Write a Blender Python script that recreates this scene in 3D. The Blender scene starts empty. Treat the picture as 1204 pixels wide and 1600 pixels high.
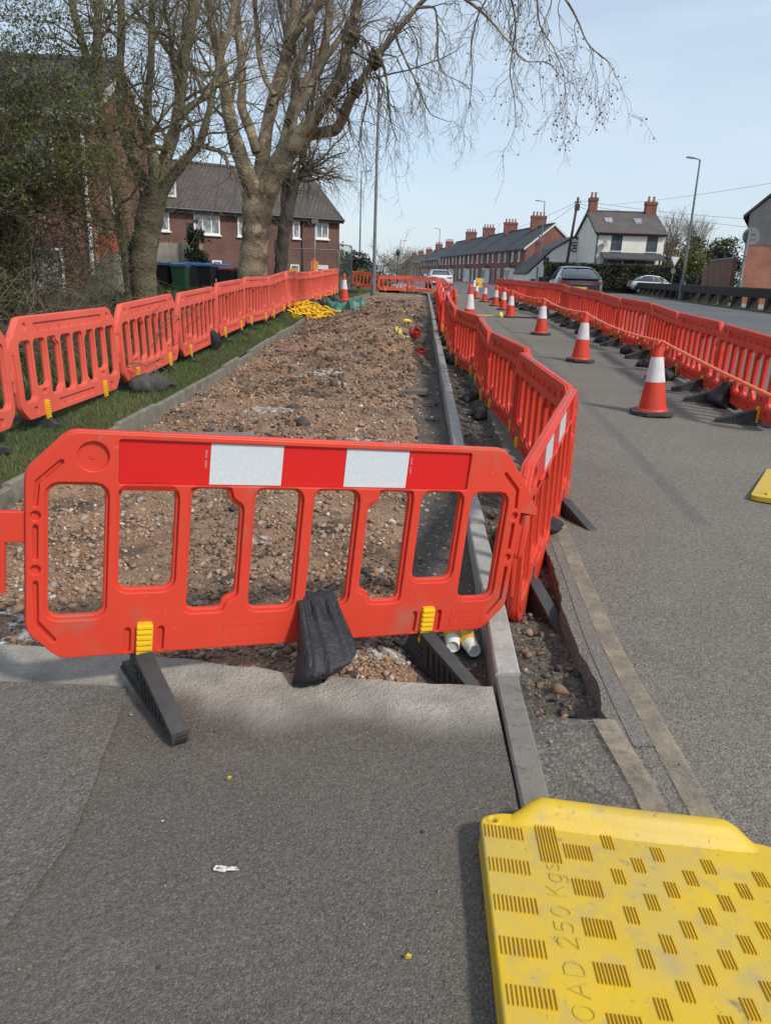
import bpy, bmesh, math, random
import numpy as np
from mathutils import Vector, Matrix
R_=math.radians
C=bpy.context.scene.collection
rng=np.random.default_rng(7); random.seed(7)

# ---------------- camera, sky, sun, exposure ----------------
EYE=1.57; FPX=1180.0
cd=bpy.data.cameras.new('camera'); cam=bpy.data.objects.new('camera',cd); C.objects.link(cam)
cd.sensor_fit='VERTICAL'; cd.sensor_height=36; cd.lens=36*FPX/1600; cd.clip_start=.05; cd.clip_end=2000
_p=R_(17.546); _r=R_(1.93)
_fw=Vector((0,math.cos(_p),-math.sin(_p))); _u0=Vector((0,math.sin(_p),math.cos(_p))); _x0=Vector((1,0,0))
_rt=_x0*math.cos(_r)+_u0*math.sin(_r); _up=-_x0*math.sin(_r)+_u0*math.cos(_r)
m=Matrix((_rt,_up,-_fw)).transposed().to_4x4(); m.translation=(0,0,EYE); cam.matrix_world=m
bpy.context.scene.camera=cam
SUN_AZ=131.0; SUN_EL=44.0        # degrees clockwise from +Y, degrees above the horizon
w=bpy.data.worlds.new('World'); bpy.context.scene.world=w; w.use_nodes=True
nt=w.node_tree; bg=nt.nodes['Background']
sky=nt.nodes.new('ShaderNodeTexSky'); sky.sky_type='NISHITA'; sky.sun_disc=False
sky.sun_elevation=R_(SUN_EL); sky.sun_rotation=R_(SUN_AZ); sky.air_density=1.0; sky.dust_density=1.0; sky.ozone_density=1.6
tc=nt.nodes.new('ShaderNodeTexCoord'); mp=nt.nodes.new('ShaderNodeMapping'); mp.inputs['Scale'].default_value=(1.1,1.6,7)
mp.inputs['Rotation'].default_value=(.15,.2,.5)
nz=nt.nodes.new('ShaderNodeTexNoise'); nz.inputs['Scale'].default_value=1.5; nz.inputs['Detail'].default_value=6; nz.inputs['Roughness'].default_value=.55
cr=nt.nodes.new('ShaderNodeValToRGB'); cr.color_ramp.elements[0].position=.36; cr.color_ramp.elements[0].color=(.46,.46,.46,1)
cr.color_ramp.elements[1].position=.70; cr.color_ramp.elements[1].color=(.97,.97,.97,1)
mx=nt.nodes.new('ShaderNodeMixRGB'); mx.inputs[2].default_value=(4.25,5.0,5.75,1)      # thin high cloud veil
L=nt.links
L.new(tc.outputs['Generated'],mp.inputs[0]); L.new(mp.outputs[0],nz.inputs[0]); L.new(nz.outputs[0],cr.inputs[0])
L.new(cr.outputs[0],mx.inputs[0]); L.new(sky.outputs[0],mx.inputs[1]); L.new(mx.outputs[0],bg.inputs[0])
bg.inputs[1].default_value=.137
sd=bpy.data.lights.new('sun','SUN'); sd.energy=2.8; sd.angle=R_(6.0); sd.color=(1,.94,.85)
sun=bpy.data.objects.new('sun',sd); C.objects.link(sun)
_sd=Vector((math.sin(R_(SUN_AZ))*math.cos(R_(SUN_EL)),math.cos(R_(SUN_AZ))*math.cos(R_(SUN_EL)),math.sin(R_(SUN_EL))))
sun.rotation_euler=_sd.to_track_quat('Z','Y').to_euler(); sun.location=(20,-8,20)
vs=bpy.context.scene.view_settings; vs.view_transform='Standard'; vs.look='None'; vs.exposure=0.25; vs.gamma=1

# ---------------- materials ----------------
def M(name,col,rough=.6,var=None,bump=None,metal=0,trans=0,spec=None,alpha=None,coord='Object',detail=5,tint=None,fine=None,rnd=0):
    """principled material; var=(colour2,scale[,lo,hi]) noise mix; fine=(colour,scale,lo,hi) second mix; bump=(scale,strength[,dist]);
    tint=list of (pos,colour) ramp on the mesh attribute 'tint'"""
    m=bpy.data.materials.new(name); m.use_nodes=True; t=m.node_tree; b=t.nodes['Principled BSDF']; l=t.links
    b.inputs['Roughness'].default_value=rough; b.inputs['Metallic'].default_value=metal
    if spec is not None: b.inputs['Specular IOR Level'].default_value=spec
    co=t.nodes.new('ShaderNodeTexCoord').outputs[coord]
    rgb=t.nodes.new('ShaderNodeRGB'); rgb.outputs[0].default_value=(*col,1); out=rgb.outputs[0]
    if tint:
        a=t.nodes.new('ShaderNodeAttribute'); a.attribute_name='tint'
        r=t.nodes.new('ShaderNodeValToRGB'); e=r.color_ramp.elements
        while len(e)<len(tint): e.new(.5)
        for i,(p,c2) in enumerate(tint): e[i].position=p; e[i].color=(*c2,1)
        l.new(a.outputs['Fac'],r.inputs[0]); out=r.outputs[0]
    def mixin(out,c2,scale,lo,hi,det):
        n=t.nodes.new('ShaderNodeTexNoise'); n.inputs['Scale'].default_value=scale; n.inputs['Detail'].default_value=det
        n.inputs['Roughness'].default_value=.6; l.new(co,n.inputs[0])
        mr=t.nodes.new('ShaderNodeMapRange'); mr.inputs[1].default_value=lo; mr.inputs[2].default_value=hi; l.new(n.outputs[0],mr.inputs[0])
        x=t.nodes.new('ShaderNodeMixRGB'); x.inputs[2].default_value=(*c2,1); l.new(mr.outputs[0],x.inputs[0]); l.new(out,x.inputs[1]); return x.outputs[0]
    if var: out=mixin(out,var[0],var[1],*(var[2:4] if len(var)>2 else (.35,.65)),detail)
    if fine:
        for f in (fine if isinstance(fine,list) else [fine]): out=mixin(out,f[0],f[1],f[2],f[3],6)
    if rnd:
        oi=t.nodes.new('ShaderNodeObjectInfo'); hs=t.nodes.new('ShaderNodeHueSaturation')
        mr=t.nodes.new('ShaderNodeMapRange'); mr.inputs[3].default_value=1-rnd; mr.inputs[4].default_value=1+rnd*.6; l.new(oi.outputs['Random'],mr.inputs[0])
        l.new(mr.outputs[0],hs.inputs['Value']); l.new(out,hs.inputs['Color']); out=hs.outputs[0]
    l.new(out,b.inputs['Base Color'])
    if bump:
        n=t.nodes.new('ShaderNodeTexNoise'); n.inputs['Scale'].default_value=bump[0]; n.inputs['Detail'].default_value=6; l.new(co,n.inputs[0])
        bp=t.nodes.new('ShaderNodeBump'); bp.inputs['Strength'].default_value=bump[1]; bp.inputs['Distance'].default_value=bump[2] if len(bump)>2 else .01
        l.new(n.outputs[0],bp.inputs['Height']); l.new(bp.outputs[0],b.inputs['Normal'])
    if trans:
        tr=t.nodes.new('ShaderNodeBsdfTranslucent'); l.new(out,tr.inputs[0]); ms=t.nodes.new('ShaderNodeMixShader'); ms.inputs[0].default_value=trans
        l.new(b.outputs[0],ms.inputs[1]); l.new(tr.outputs[0],ms.inputs[2]); l.new(ms.outputs[0],t.nodes['Material Output'].inputs[0])
    if alpha:      # worn-away paint: (scale,lo,hi)
        n=t.nodes.new('ShaderNodeTexNoise'); n.inputs['Scale'].default_value=alpha[0]; n.inputs['Detail'].default_value=8; n.inputs['Roughness'].default_value=.7; l.new(co,n.inputs[0])
        mr=t.nodes.new('ShaderNodeMapRange'); mr.inputs[1].default_value=alpha[1]; mr.inputs[2].default_value=alpha[2]; l.new(n.outputs[0],mr.inputs[0])
        l.new(mr.outputs[0],b.inputs['Alpha'])
    return m
def asphalt(name,dark,light,stone,scale=130,patch=1.2,plo=.35,phi=.7,bump=.6,extra=None,wear=None):
    m=bpy.data.materials.new(name); m.use_nodes=True; t=m.node_tree; b=t.nodes['Principled BSDF']; l=t.links
    b.inputs['Roughness'].default_value=.88; b.inputs['Specular IOR Level'].default_value=.3
    co=t.nodes.new('ShaderNodeTexCoord').outputs['Object']
    def noise(s,d=5):
        n=t.nodes.new('ShaderNodeTexNoise'); n.inputs['Scale'].default_value=s; n.inputs['Detail'].default_value=d; n.inputs['Roughness'].default_value=.65; l.new(co,n.inputs[0]); return n.outputs[0]
    def mr(x,a,c,lo=0,hi=1):
        n=t.nodes.new('ShaderNodeMapRange'); n.inputs[1].default_value=a; n.inputs[2].default_value=c; n.inputs[3].default_value=lo; n.inputs[4].default_value=hi; l.new(x,n.inputs[0]); return n.outputs[0]
    def mix(f,a,c):
        n=t.nodes.new('ShaderNodeMixRGB'); l.new(f,n.inputs[0])
        for i,x in ((1,a),(2,c)):
            if isinstance(x,tuple): n.inputs[i].default_value=(*x,1)
            else: l.new(x,n.inputs[i])
        return n.outputs[0]
    v=t.nodes.new('ShaderNodeTexVoronoi'); v.inputs['Scale'].default_value=scale; l.new(co,v.inputs[0])
    sep=t.nodes.new('ShaderNodeSeparateColor'); l.new(v.outputs['Color'],sep.inputs[0])
    base=mix(mr(noise(patch),plo,phi),dark,light)
    base=mix(mr(noise(patch*9,6),.5,.75,0,.55),base,light)
    col=mix(mr(sep.outputs[0],.5,1,0,.62),base,stone)
    col=mix(mr(sep.outputs[1],.72,1,0,.55),col,(dark[0]*.5,dark[1]*.5,dark[2]*.5)); col=mix(mr(noise(scale*2.2,3),.52,.75,0,.5),col,stone)
    col=mix(mr(v.outputs['Distance'],.5,.95,0,.45),col,(dark[0]*.35,dark[1]*.35,dark[2]*.35))
    for (c2,s,lo,hi,amt) in (extra or []): col=mix(mr(noise(s,7),lo,hi,0,amt),col,c2)
    if wear:
        at=t.nodes.new('ShaderNodeAttribute'); at.attribute_name='tint'; col=mix(mr(at.outputs['Fac'],0,1,0,wear[1]),col,mix(mr(sep.outputs[0],.3,1,0,.6),wear[0],stone))
    l.new(col,b.inputs['Base Color'])
    h=mr(v.outputs['Distance'],0,.8,.75,0)
    ad=t.nodes.new('ShaderNodeMath'); ad.operation='ADD'; l.new(h,ad.inputs[0]); l.new(mr(noise(scale*.25,4),.3,.7,0,1.2),ad.inputs[1])
    bp=t.nodes.new('ShaderNodeBump'); bp.inputs['Strength'].default_value=bump; bp.inputs['Distance'].default_value=.006
    l.new(ad.outputs[0],bp.inputs['Height']); l.new(bp.outputs[0],b.inputs['Normal'])
    return m
def brick(name,c1,c2,mortar,bw=.225,rh=.075,ms=.012,dirt=None,rough=.85):
    m=bpy.data.materials.new(name); m.use_nodes=True; t=m.node_tree; b=t.nodes['Principled BSDF']; l=t.links
    b.inputs['Roughness'].default_value=rough
    co=t.nodes.new('ShaderNodeTexCoord').outputs['UV']
    k=t.nodes.new('ShaderNodeTexBrick'); k.inputs['Scale'].default_value=1; k.inputs['Brick Width'].default_value=bw; k.inputs['Row Height'].default_value=rh; k.inputs['Mortar Size'].default_value=ms
    k.inputs['Color1'].default_value=(*c1,1); k.inputs['Color2'].default_value=(*c2,1); k.inputs['Mortar'].default_value=(*mortar,1); l.new(co,k.inputs[0])
    n=t.nodes.new('ShaderNodeTexNoise'); n.inputs['Scale'].default_value=.9; n.inputs['Detail'].default_value=6; l.new(co,n.inputs[0])
    mr=t.nodes.new('ShaderNodeMapRange'); mr.inputs[1].default_value=.4; mr.inputs[2].default_value=.7; mr.inputs[4].default_value=.6; l.new(n.outputs[0],mr.inputs[0])
    x=t.nodes.new('ShaderNodeMixRGB'); d=dirt or tuple(v*.55 for v in c1); x.inputs[2].default_value=(*d,1); l.new(mr.outputs[0],x.inputs[0]); l.new(k.outputs[0],x.inputs[1]); l.new(x.outputs[0],b.inputs['Base Color'])
    bp=t.nodes.new('ShaderNodeBump'); bp.inputs['Strength'].default_value=.5; bp.inputs['Distance'].default_value=.012; l.new(k.outputs['Fac'],bp.inputs['Height']); bp.invert=True; l.new(bp.outputs[0],b.inputs['Normal'])
    return m

# ---------------- mesh helpers ----------------
class MB:
    def __init__(s): s.v=[]; s.f=[]; s.m=[]
    def add(s,V,F,mi=0):
        o=len(s.v); s.v+= [tuple(p) for p in V]; s.f+=[tuple(i+o for i in f) for f in F]; s.m+=[mi]*len(F); return s
    def box(s,x0,x1,y0,y1,z0,z1,mi=0):
        return s.add([(x0,y0,z0),(x1,y0,z0),(x1,y1,z0),(x0,y1,z0),(x0,y0,z1),(x1,y0,z1),(x1,y1,z1),(x0,y1,z1)],[(0,3,2,1),(4,5,6,7),(0,1,5,4),(1,2,6,5),(2,3,7,6),(3,0,4,7)],mi)
    def prism(s,pts,axis,a,b,mi=0):
        """polygon pts (2-D, ccw) extruded along axis 'x','y' or 'z' from a to b"""
        n=len(pts); f=dict(x=lambda p,t:(t,p[0],p[1]),y=lambda p,t:(p[0],t,p[1]),z=lambda p,t:(p[0],p[1],t))[axis]
        V=[f(p,a) for p in pts]+[f(p,b) for p in pts]
        F=[tuple(range(n))[::-1],tuple(range(n,2*n))]+[(i,(i+1)%n,n+(i+1)%n,n+i) for i in range(n)]
        if axis=='y': F=[q[::-1] for q in F]
        return s.add(V,F,mi)
    def lathe(s,prof,n=20,c=(0,0,0),mi=0,cap=True):
        V=[];F=[];k=len(prof)
        for i in range(n):
            a=2*math.pi*i/n
            for r,z in prof: V.append((c[0]+r*math.cos(a),c[1]+r*math.sin(a),c[2]+z))
        for i in range(n):
            j=(i+1)%n
            for q in range(k-1): F.append((i*k+q,j*k+q,j*k+q+1,i*k+q+1))
        if cap:
            F.append(tuple(i*k for i in range(n))[::-1]); F.append(tuple(i*k+k-1 for i in range(n)))
        return s.add(V,F,mi)
    def tube(s,pts,r,n=8,mi=0,cap=True):
        P=np.array([pts],float); rr=np.array([[r]*len(pts) if np.isscalar(r) else r],float)
        V,F=tubes(P,rr,n); s.add(V,F,mi)
        if cap:
            o=len(s.v)-len(V); k=len(pts); s.f.append(tuple(o+i for i in range(n))[::-1]); s.f.append(tuple(o+(k-1)*n+i for i in range(n))); s.m+=[mi,mi]
        return s
    def build(s,name,mats,parent=None,smooth=False,uv=False,loc=None,auto=None):
        me=bpy.data.meshes.new(name); me.from_pydata(s.v,[],s.f); 
        for mt in (mats if isinstance(mats,(list,tuple)) else [mats]): me.materials.append(mt)
        if len(set(s.m))>1: me.polygons.foreach_set('material_index',s.m)
        bm=bmesh.new(); bm.from_mesh(me); bmesh.ops.recalc_face_normals(bm,faces=bm.faces); bm.to_mesh(me); bm.free()
        return link(name,me,parent,smooth,uv,loc,auto)
def link(name,me,parent=None,smooth=False,uv=False,loc=None,auto=None):
    if smooth or auto:
        me.polygons.foreach_set('use_smooth',[True]*len(me.polygons))
        if auto: me.set_sharp_from_angle(angle=R_(auto))
    if uv: uvbox(me)
    o=bpy.data.objects.new(name,me); C.objects.link(o)
    if parent: o.parent=parent
    if loc: o.location=loc
    return o
def uvbox(me):
    l=me.uv_layers.new(name='UVMap'); vs=me.vertices
    for p in me.polygons:
        n=p.normal
        if abs(n.z)>.95: t=Vector((1,0,0)); b=Vector((0,1,0))
        else:
            t=Vector((-n.y,n.x,0)).normalized(); b=n.cross(t); 
            if b.z<0: b=-b
        for li in p.loop_indices:
            q=vs[me.loops[li].vertex_index].co; l.data[li].uv=(q.dot(t),q.dot(b))
def tubes(P,Rd,S=4):
    """P (N,K,3) polylines, Rd (N,K) radii -> verts, quads"""
    N,K,_=P.shape
    T=np.gradient(P,axis=1); T/=np.linalg.norm(T,axis=2,keepdims=True)+1e-9
    mean=T.mean(1); ax=np.argmin(np.abs(mean),axis=1); ref=np.eye(3)[ax][:,None,:]
    A=np.cross(T,ref); A/=np.linalg.norm(A,axis=2,keepdims=True)+1e-9; B=np.cross(T,A)
    th=np.arange(S)*2*np.pi/S
    V=P[:,:,None,:]+Rd[:,:,None,None]*(A[:,:,None,:]*np.cos(th)[None,None,:,None]+B[:,:,None,:]*np.sin(th)[None,None,:,None])
    base=(np.arange(N)*K*S)[:,None,None]; k=np.arange(K-1)[None,:,None]; s=np.arange(S)[None,None,:]; s2=(s+1)%S
    F=np.stack([base+k*S+s,base+k*S+s2,base+(k+1)*S+s2,base+(k+1)*S+s],-1).reshape(-1,4)
    return V.reshape(-1,3),F
def npmesh(name,V,F,mat,parent=None,smooth=False,tint=None,loc=None):
    """fast mesh from numpy arrays; F (n,3) or (n,4)"""
    V=np.asarray(V,np.float32); F=np.asarray(F,np.int32); k=F.shape[1]
    me=bpy.data.meshes.new(name); me.vertices.add(len(V)); me.vertices.foreach_set('co',V.ravel())
    me.loops.add(F.size); me.loops.foreach_set('vertex_index',F.ravel())
    me.polygons.add(len(F)); me.polygons.foreach_set('loop_start',np.arange(0,F.size,k,dtype=np.int32))
    me.update(calc_edges=True); me.materials.append(mat)
    if tint is not None:
        a=me.attributes.new('tint','FLOAT','POINT'); a.data.foreach_set('value',np.asarray(tint,np.float32))
    return link(name,me,parent,smooth,loc=loc)
def tag(o,label=None,cat=None,group=None,kind=None):
    if label: o['label']=label
    if cat: o['category']=cat
    if group: o['group']=group
    if kind: o['kind']=kind
    return o
def thing(name,label,cat,loc=(0,0,0),rz=0,group=None):
    o=bpy.data.objects.new(name,None); o.empty_display_size=.2; C.objects.link(o); o.location=loc; o.rotation_euler=(0,0,rz); return tag(o,label,cat,group)
def struct(o): o['kind']='structure'; return o
def dup(o,parent=None):
    c=o.copy(); C.objects.link(c); c.parent=parent
    for ch in o.children: dup(ch,c)
    return c
def ip(x,xs,ys): return float(np.interp(x,xs,ys))
_perm=rng.integers(0,1<<30,(256,256))/float(1<<30)
def vnoise(x,y):
    xi=np.floor(x).astype(int); yi=np.floor(y).astype(int); fx=x-xi; fy=y-yi; fx=fx*fx*(3-2*fx); fy=fy*fy*(3-2*fy)
    g=lambda a,b:_perm[a%256,b%256]
    return (g(xi,yi)*(1-fx)+g(xi+1,yi)*fx)*(1-fy)+(g(xi,yi+1)*(1-fx)+g(xi+1,yi+1)*fx)*fy
def fbm(x,y,s,o=4):
    t=0;a=1;n=0
    for i in range(o): t=t+a*(vnoise(x*s+17*i,y*s+31*i)-.5); n+=a; a*=.55; s*=2.1
    return t/n*2
def curve_mesh(name,loops,extr,bev,off=0,res=1):
    cu=bpy.data.curves.new(name,'CURVE'); cu.dimensions='2D'; cu.fill_mode='BOTH'; cu.extrude=extr; cu.bevel_depth=bev; cu.bevel_resolution=res; cu.offset=-bev+off
    for lp in loops:
        s=cu.splines.new('POLY'); s.points.add(len(lp)-1); s.use_cyclic_u=True
        for p,q in zip(s.points,lp): p.co=(q[0],q[1],0,1)
    o=bpy.data.objects.new(name,cu); C.objects.link(o); dg=bpy.context.evaluated_depsgraph_get(); dg.update()
    me=bpy.data.meshes.new_from_object(o.evaluated_get(dg)); bpy.data.objects.remove(o); bpy.data.curves.remove(cu); return me
def rrect(x0,x1,y0,y1,r,n=4):
    P=[]
    for cx,cy,a in ((x1-r,y1-r,0),(x0+r,y1-r,90),(x0+r,y0+r,180),(x1-r,y0+r,270)):
        for i in range(n+1): t=R_(a+90*i/n); P.append((cx+r*math.cos(t),cy+r*math.sin(t)))
    return P
def rpoly(pts,r,n=3):
    """polygon with rounded corners"""
    P=[];N=len(pts); rs=r if isinstance(r,(list,tuple)) else [r]*N
    for i in range(N):
        a=Vector(pts[i-1]);b=Vector(pts[i]);c=Vector(pts[(i+1)%N]); d1=(a-b).normalized(); d2=(c-b).normalized(); k=min(rs[i],(a-b).length*.45,(c-b).length*.45)
        p=b+d1*k; q=b+d2*k
        for j in range(n+1):
            t=j/n; P.append(tuple((1-t)**2*p+2*t*(1-t)*b+t*t*q))
    return P
def slot(pts,wd,n=4):
    """closed outline of a polyline of width wd with round ends"""
    P=[Vector(p) for p in pts]; Lh=[];Rh=[]; h=wd/2
    for i,p in enumerate(P):
        d=(P[min(i+1,len(P)-1)]-P[max(i-1,0)]).normalized(); nn=Vector((-d.y,d.x)); Lh.append(p+nn*h); Rh.append(p-nn*h)
    out=list(Rh); d=(P[-1]-P[-2]).normalized(); a0=math.atan2(d.y,d.x)
    for i in range(1,n): t=a0-math.pi/2+math.pi*i/n; out.append(P[-1]+Vector((math.cos(t),math.sin(t)))*h)
    out+=Lh[::-1]; d=(P[0]-P[1]).normalized(); a0=math.atan2(d.y,d.x)
    for i in range(1,n): t=a0-math.pi/2+math.pi*i/n; out.append(P[0]+Vector((math.cos(t),math.sin(t)))*h)
    return [tuple(p) for p in out]
def circ(cx,cy,r,n=14): return [(cx+r*math.cos(2*math.pi*i/n),cy+r*math.sin(2*math.pi*i/n)) for i in range(n)]

# ---------------- ground profile of the place ----------------
_gy=[-30,2,5,9,14,23,38,50,80,150,600]; _gz=[-.05,0,.08,.2,.31,.41,.47,.5,.52,.6,.8]
def g(y): return np.interp(y,_gy,_gz)
def bank(y): return np.interp(y,[2,4.5,6.5,10,15,20,24,29,50,80,150],[.02,.10,.18,.27,.45,.55,.59,.70,.62,.6,.6])
def xl(y): return np.interp(y,[-5,2,5,9.5,16,22,29,42,48],[-2.7,-2.6,-2.46,-2.22,-2.15,-2.15,-1.98,-1.14,-.8])   # lane's left edging
def xk(y): return np.interp(y,[-5,1.9,2.62,3.2,4.6,6.5,10.4,17,42.4,48],[.42,.45,.46,.49,.53,.58,.70,.93,1.9,2.1])  # left edge of the kerb
KW=.10
def xre(y): return np.interp(y,[-5,2,2.47,3.0,3.8,10,20,48,60,80,100,150,260],[.90,.86,.85,.88,.93,1.14,1.5,2.6,2.4,1.2,0,-4,-16])  # road's left edge
def xo(y): return np.interp(y,[-5,4,8.5,12.7,17,21,25,38,48],[3.2,3.5,3.95,4.4,4.7,4.93,5.17,5.15,5.3])      # line of the outer barriers
def xrail(y): return np.interp(y,[0,20,33,40,48,58,75,100],[15.5,16.4,16.9,17.4,18.4,20.,22.4,26])
def terr(x,y):
    e=g(y)+.06; t=np.clip((xl(y)-x)/np.maximum(xl(y)+2.9,.25),0,1); b=bank(y)
    return np.where(x>-2.9,e+(b-e)*t,b+(-2.9-x)*.04)
def sheet(name,xs_of_y,ys,zfn,mat,skirt=None,uvw=None):
    """grid sheet; xs_of_y(y)->list of x"""
    V=[];nx=None
    for y in ys:
        r=xs_of_y(y); nx=len(r)
        for x in r: V.append((x,y,float(zfn(x,y))))
    F=[(j*nx+i,j*nx+i+1,(j+1)*nx+i+1,(j+1)*nx+i) for j in range(len(ys)-1) for i in range(nx-1)]
    b=MB(); b.add(V,F)
    if skirt:
        for side,dz in skirt:
            if side in 'LR':
                idx=[j*nx+(0 if side=='L' else nx-1) for j in range(len(ys))]
            else: idx=[(0 if side=='N' else (len(ys)-1)*nx)+i for i in range(nx)]
            o=len(b.v); W=[(V[i][0],V[i][1],V[i][2]-dz) for i in idx]; b.v+=W
            for q in range(len(idx)-1): b.f.append((idx[q],idx[q+1],o+q+1,o+q)); b.m.append(0)
    return struct(b.build(name,mat,smooth=True,auto=40))

# ---------------- surfaces ----------------
m_path=asphalt('path_asphalt',(.088,.077,.066),(.138,.123,.105),(.215,.195,.165),165,.9,.25,.8,.7,[((.21,.195,.175),2.6,.58,.80,.4),((.13,.10,.085),.7,.52,.8,.4),((.27,.255,.23),6.5,.66,.76,.5),((.055,.05,.046),3.3,.64,.76,.5)],wear=((.40,.37,.32),1.0))
m_pathedge=asphalt('path_worn',(.17,.16,.145),(.24,.225,.20),(.30,.285,.26),150,2.0,.3,.7,.5,[((.20,.15,.12),1.3,.5,.75,.5)])
m_oldpath=asphalt('path_old_asphalt',(.098,.088,.076),(.150,.136,.117),(.25,.23,.20),130,1.1,.3,.7,.9,[((.17,.12,.10),.8,.5,.8,.5)])
m_lane=asphalt('works_lane_asphalt',(.130,.116,.098),(.200,.181,.152),(.30,.27,.23),120,.5,.3,.75,.8,[((.26,.225,.17),.9,.60,.80,.40),((.085,.082,.078),.35,.55,.75,.35)])
m_road=asphalt('live_road_asphalt',(.085,.087,.088),(.13,.132,.132),(.2,.2,.2),90,.25,.3,.7,.4,[((.05,.05,.055),.18,.5,.7,.5)])
m_side=asphalt('side_road_asphalt',(.2,.2,.19),(.27,.26,.245),(.3,.3,.3),90,.3,.3,.7,.4)
m_patch=asphalt('patched_asphalt',(.085,.076,.067),(.165,.148,.126),(.26,.235,.2),75,2.5,.3,.7,1.0,[((.22,.19,.15),4,.55,.7,.5)])
m_conc=asphalt('haunch_concrete',(.13,.118,.105),(.20,.18,.155),(.27,.245,.21),140,3,.3,.7,.5,[((.10,.09,.08),6,.55,.75,.6)])
m_dirt=asphalt('dug_earth',(.135,.085,.056),(.34,.215,.135),(.45,.32,.22),95,1.4,.33,.68,1.0,[((.30,.125,.065),.9,.50,.72,.6),((.045,.038,.034),1.5,.52,.62,.85),((.33,.29,.25),3.1,.66,.76,.5)])
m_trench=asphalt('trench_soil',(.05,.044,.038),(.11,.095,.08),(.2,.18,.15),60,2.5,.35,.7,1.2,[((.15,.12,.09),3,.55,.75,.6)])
m_dust=asphalt('tar_dust',(.060,.054,.049),(.105,.094,.084),(.19,.165,.14),80,2,.3,.7,1.0,[((.17,.115,.08),2.2,.52,.75,.6)])
m_soil=M('verge_soil',(.075,.062,.035),.95,((.05,.065,.02),2.2),(25,.8,.03))
m_earth=M('open_ground',(.10,.10,.055),.95,((.08,.075,.05),.3))
m_kerb=M('kerb_concrete',(.36,.345,.315),.85,((.28,.265,.24),9),(160,.35,.004),fine=[((.20,.17,.14),14,.60,.72),((.45,.43,.40),40,.55,.75)])
m_okerb=M('old_kerb',(.20,.183,.158),.9,((.16,.15,.13),12),(160,.6,.006),fine=[((.10,.09,.08),30,.55,.7),((.27,.20,.15),6,.6,.75)])
m_edge=M('edging_concrete',(.22,.20,.165),.92,((.14,.125,.10),7),(80,.6,.008),fine=((.07,.075,.045),5,.58,.75))
m_yel=M('worn_yellow_paint',(.36,.295,.205),.88,((.29,.245,.185),3),(140,.5,.004),alpha=(9,.30,.70),fine=[((.44,.31,.08),5,.66,.74)])
m_white=M('road_white_paint',(.62,.62,.60),.7,((.45,.45,.44),3),alpha=(6,.3,.5))

# big base sheet out to the horizon
ys=[-40,-10,0,5,10,15,23,38,50,80,150,300,600]
sheet('ground',lambda y:[-500,-150,-60,-30,-10,0,10,30,60,150,500],ys,lambda x,y:g(y)-.55,m_earth)
# footpath up to the cut
def cut(x): return float(np.interp(x,[-4,-2.5,-1.6,-.77,-.39,-.11,.14,.47],[3.1,2.93,2.85,2.77,2.70,2.67,2.645,2.63]))+float(fbm(x,3.3,5,3))*.03
xs=np.linspace(-4.2,.445,160); ts=np.concatenate([np.linspace(0,.8,30),np.linspace(.82,1,46)])
def pz(x,y): return float(g(y))+.006*float(fbm(x,y,2.2,3))+(.0 if y<2.3 else .01*min(1,(y-2.3)/.35))
def grid(name,pts,mat):      # pts[j][i]
    V=[p for r in pts for p in r]; n=len(pts[0]); F=[(j*n+i,j*n+i+1,(j+1)*n+i+1,(j+1)*n+i) for j in range(len(pts)-1) for i in range(n-1)]
    b=MB(); b.add(V,F); return struct(b.build(name,mat,smooth=True,auto=50))
rows=[[(x,-2.5+t*(cut(x)+2.5),pz(x,-2.5+t*(cut(x)+2.5))) for x in xs] for t in ts]
rows.append([(x,cut(x)+.012+.01*float(fbm(x,1,20,2)),pz(x,cut(x))-.03) for x in xs]); rows.append([(x,cut(x)+.02,pz(x,cut(x))-.2) for x in xs])
grid('footpath',rows,m_path)
# paler worn band along the broken edge (wear), then the older surface on the left
o=bpy.data.objects['footpath']; a=o.data.attributes.new('tint','FLOAT','POINT')
def wear(x,y):
    d=cut(x)-y; wd=.27+.10*float(fbm(x,7,2.5,3))+.05*max(0,-x-.3); q=min(1,max(0,1-(d-wd*.45)/(wd*.9))); return q*q*(3-2*q)*(.8+.5*float(fbm(x,y,9,3)))
a.data.foreach_set('value',[wear(v.co.x,v.co.y) for v in o.data.vertices])
def ob(y): return ip(y,[-2.5,1.2,1.75,2.35,2.8],[-1.15,-.93,-.86,-.93,-1.02])+.012*float(fbm(0,y,6,3))
rows=[[(-4.2+t*(ob(y)+4.2),y,pz(-4.2+t*(ob(y)+4.2),y)+.008) for t in np.linspace(0,1,30)] for y in np.linspace(-2.5,2.55,60)]
grid('old_footpath',rows,m_oldpath)
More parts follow.
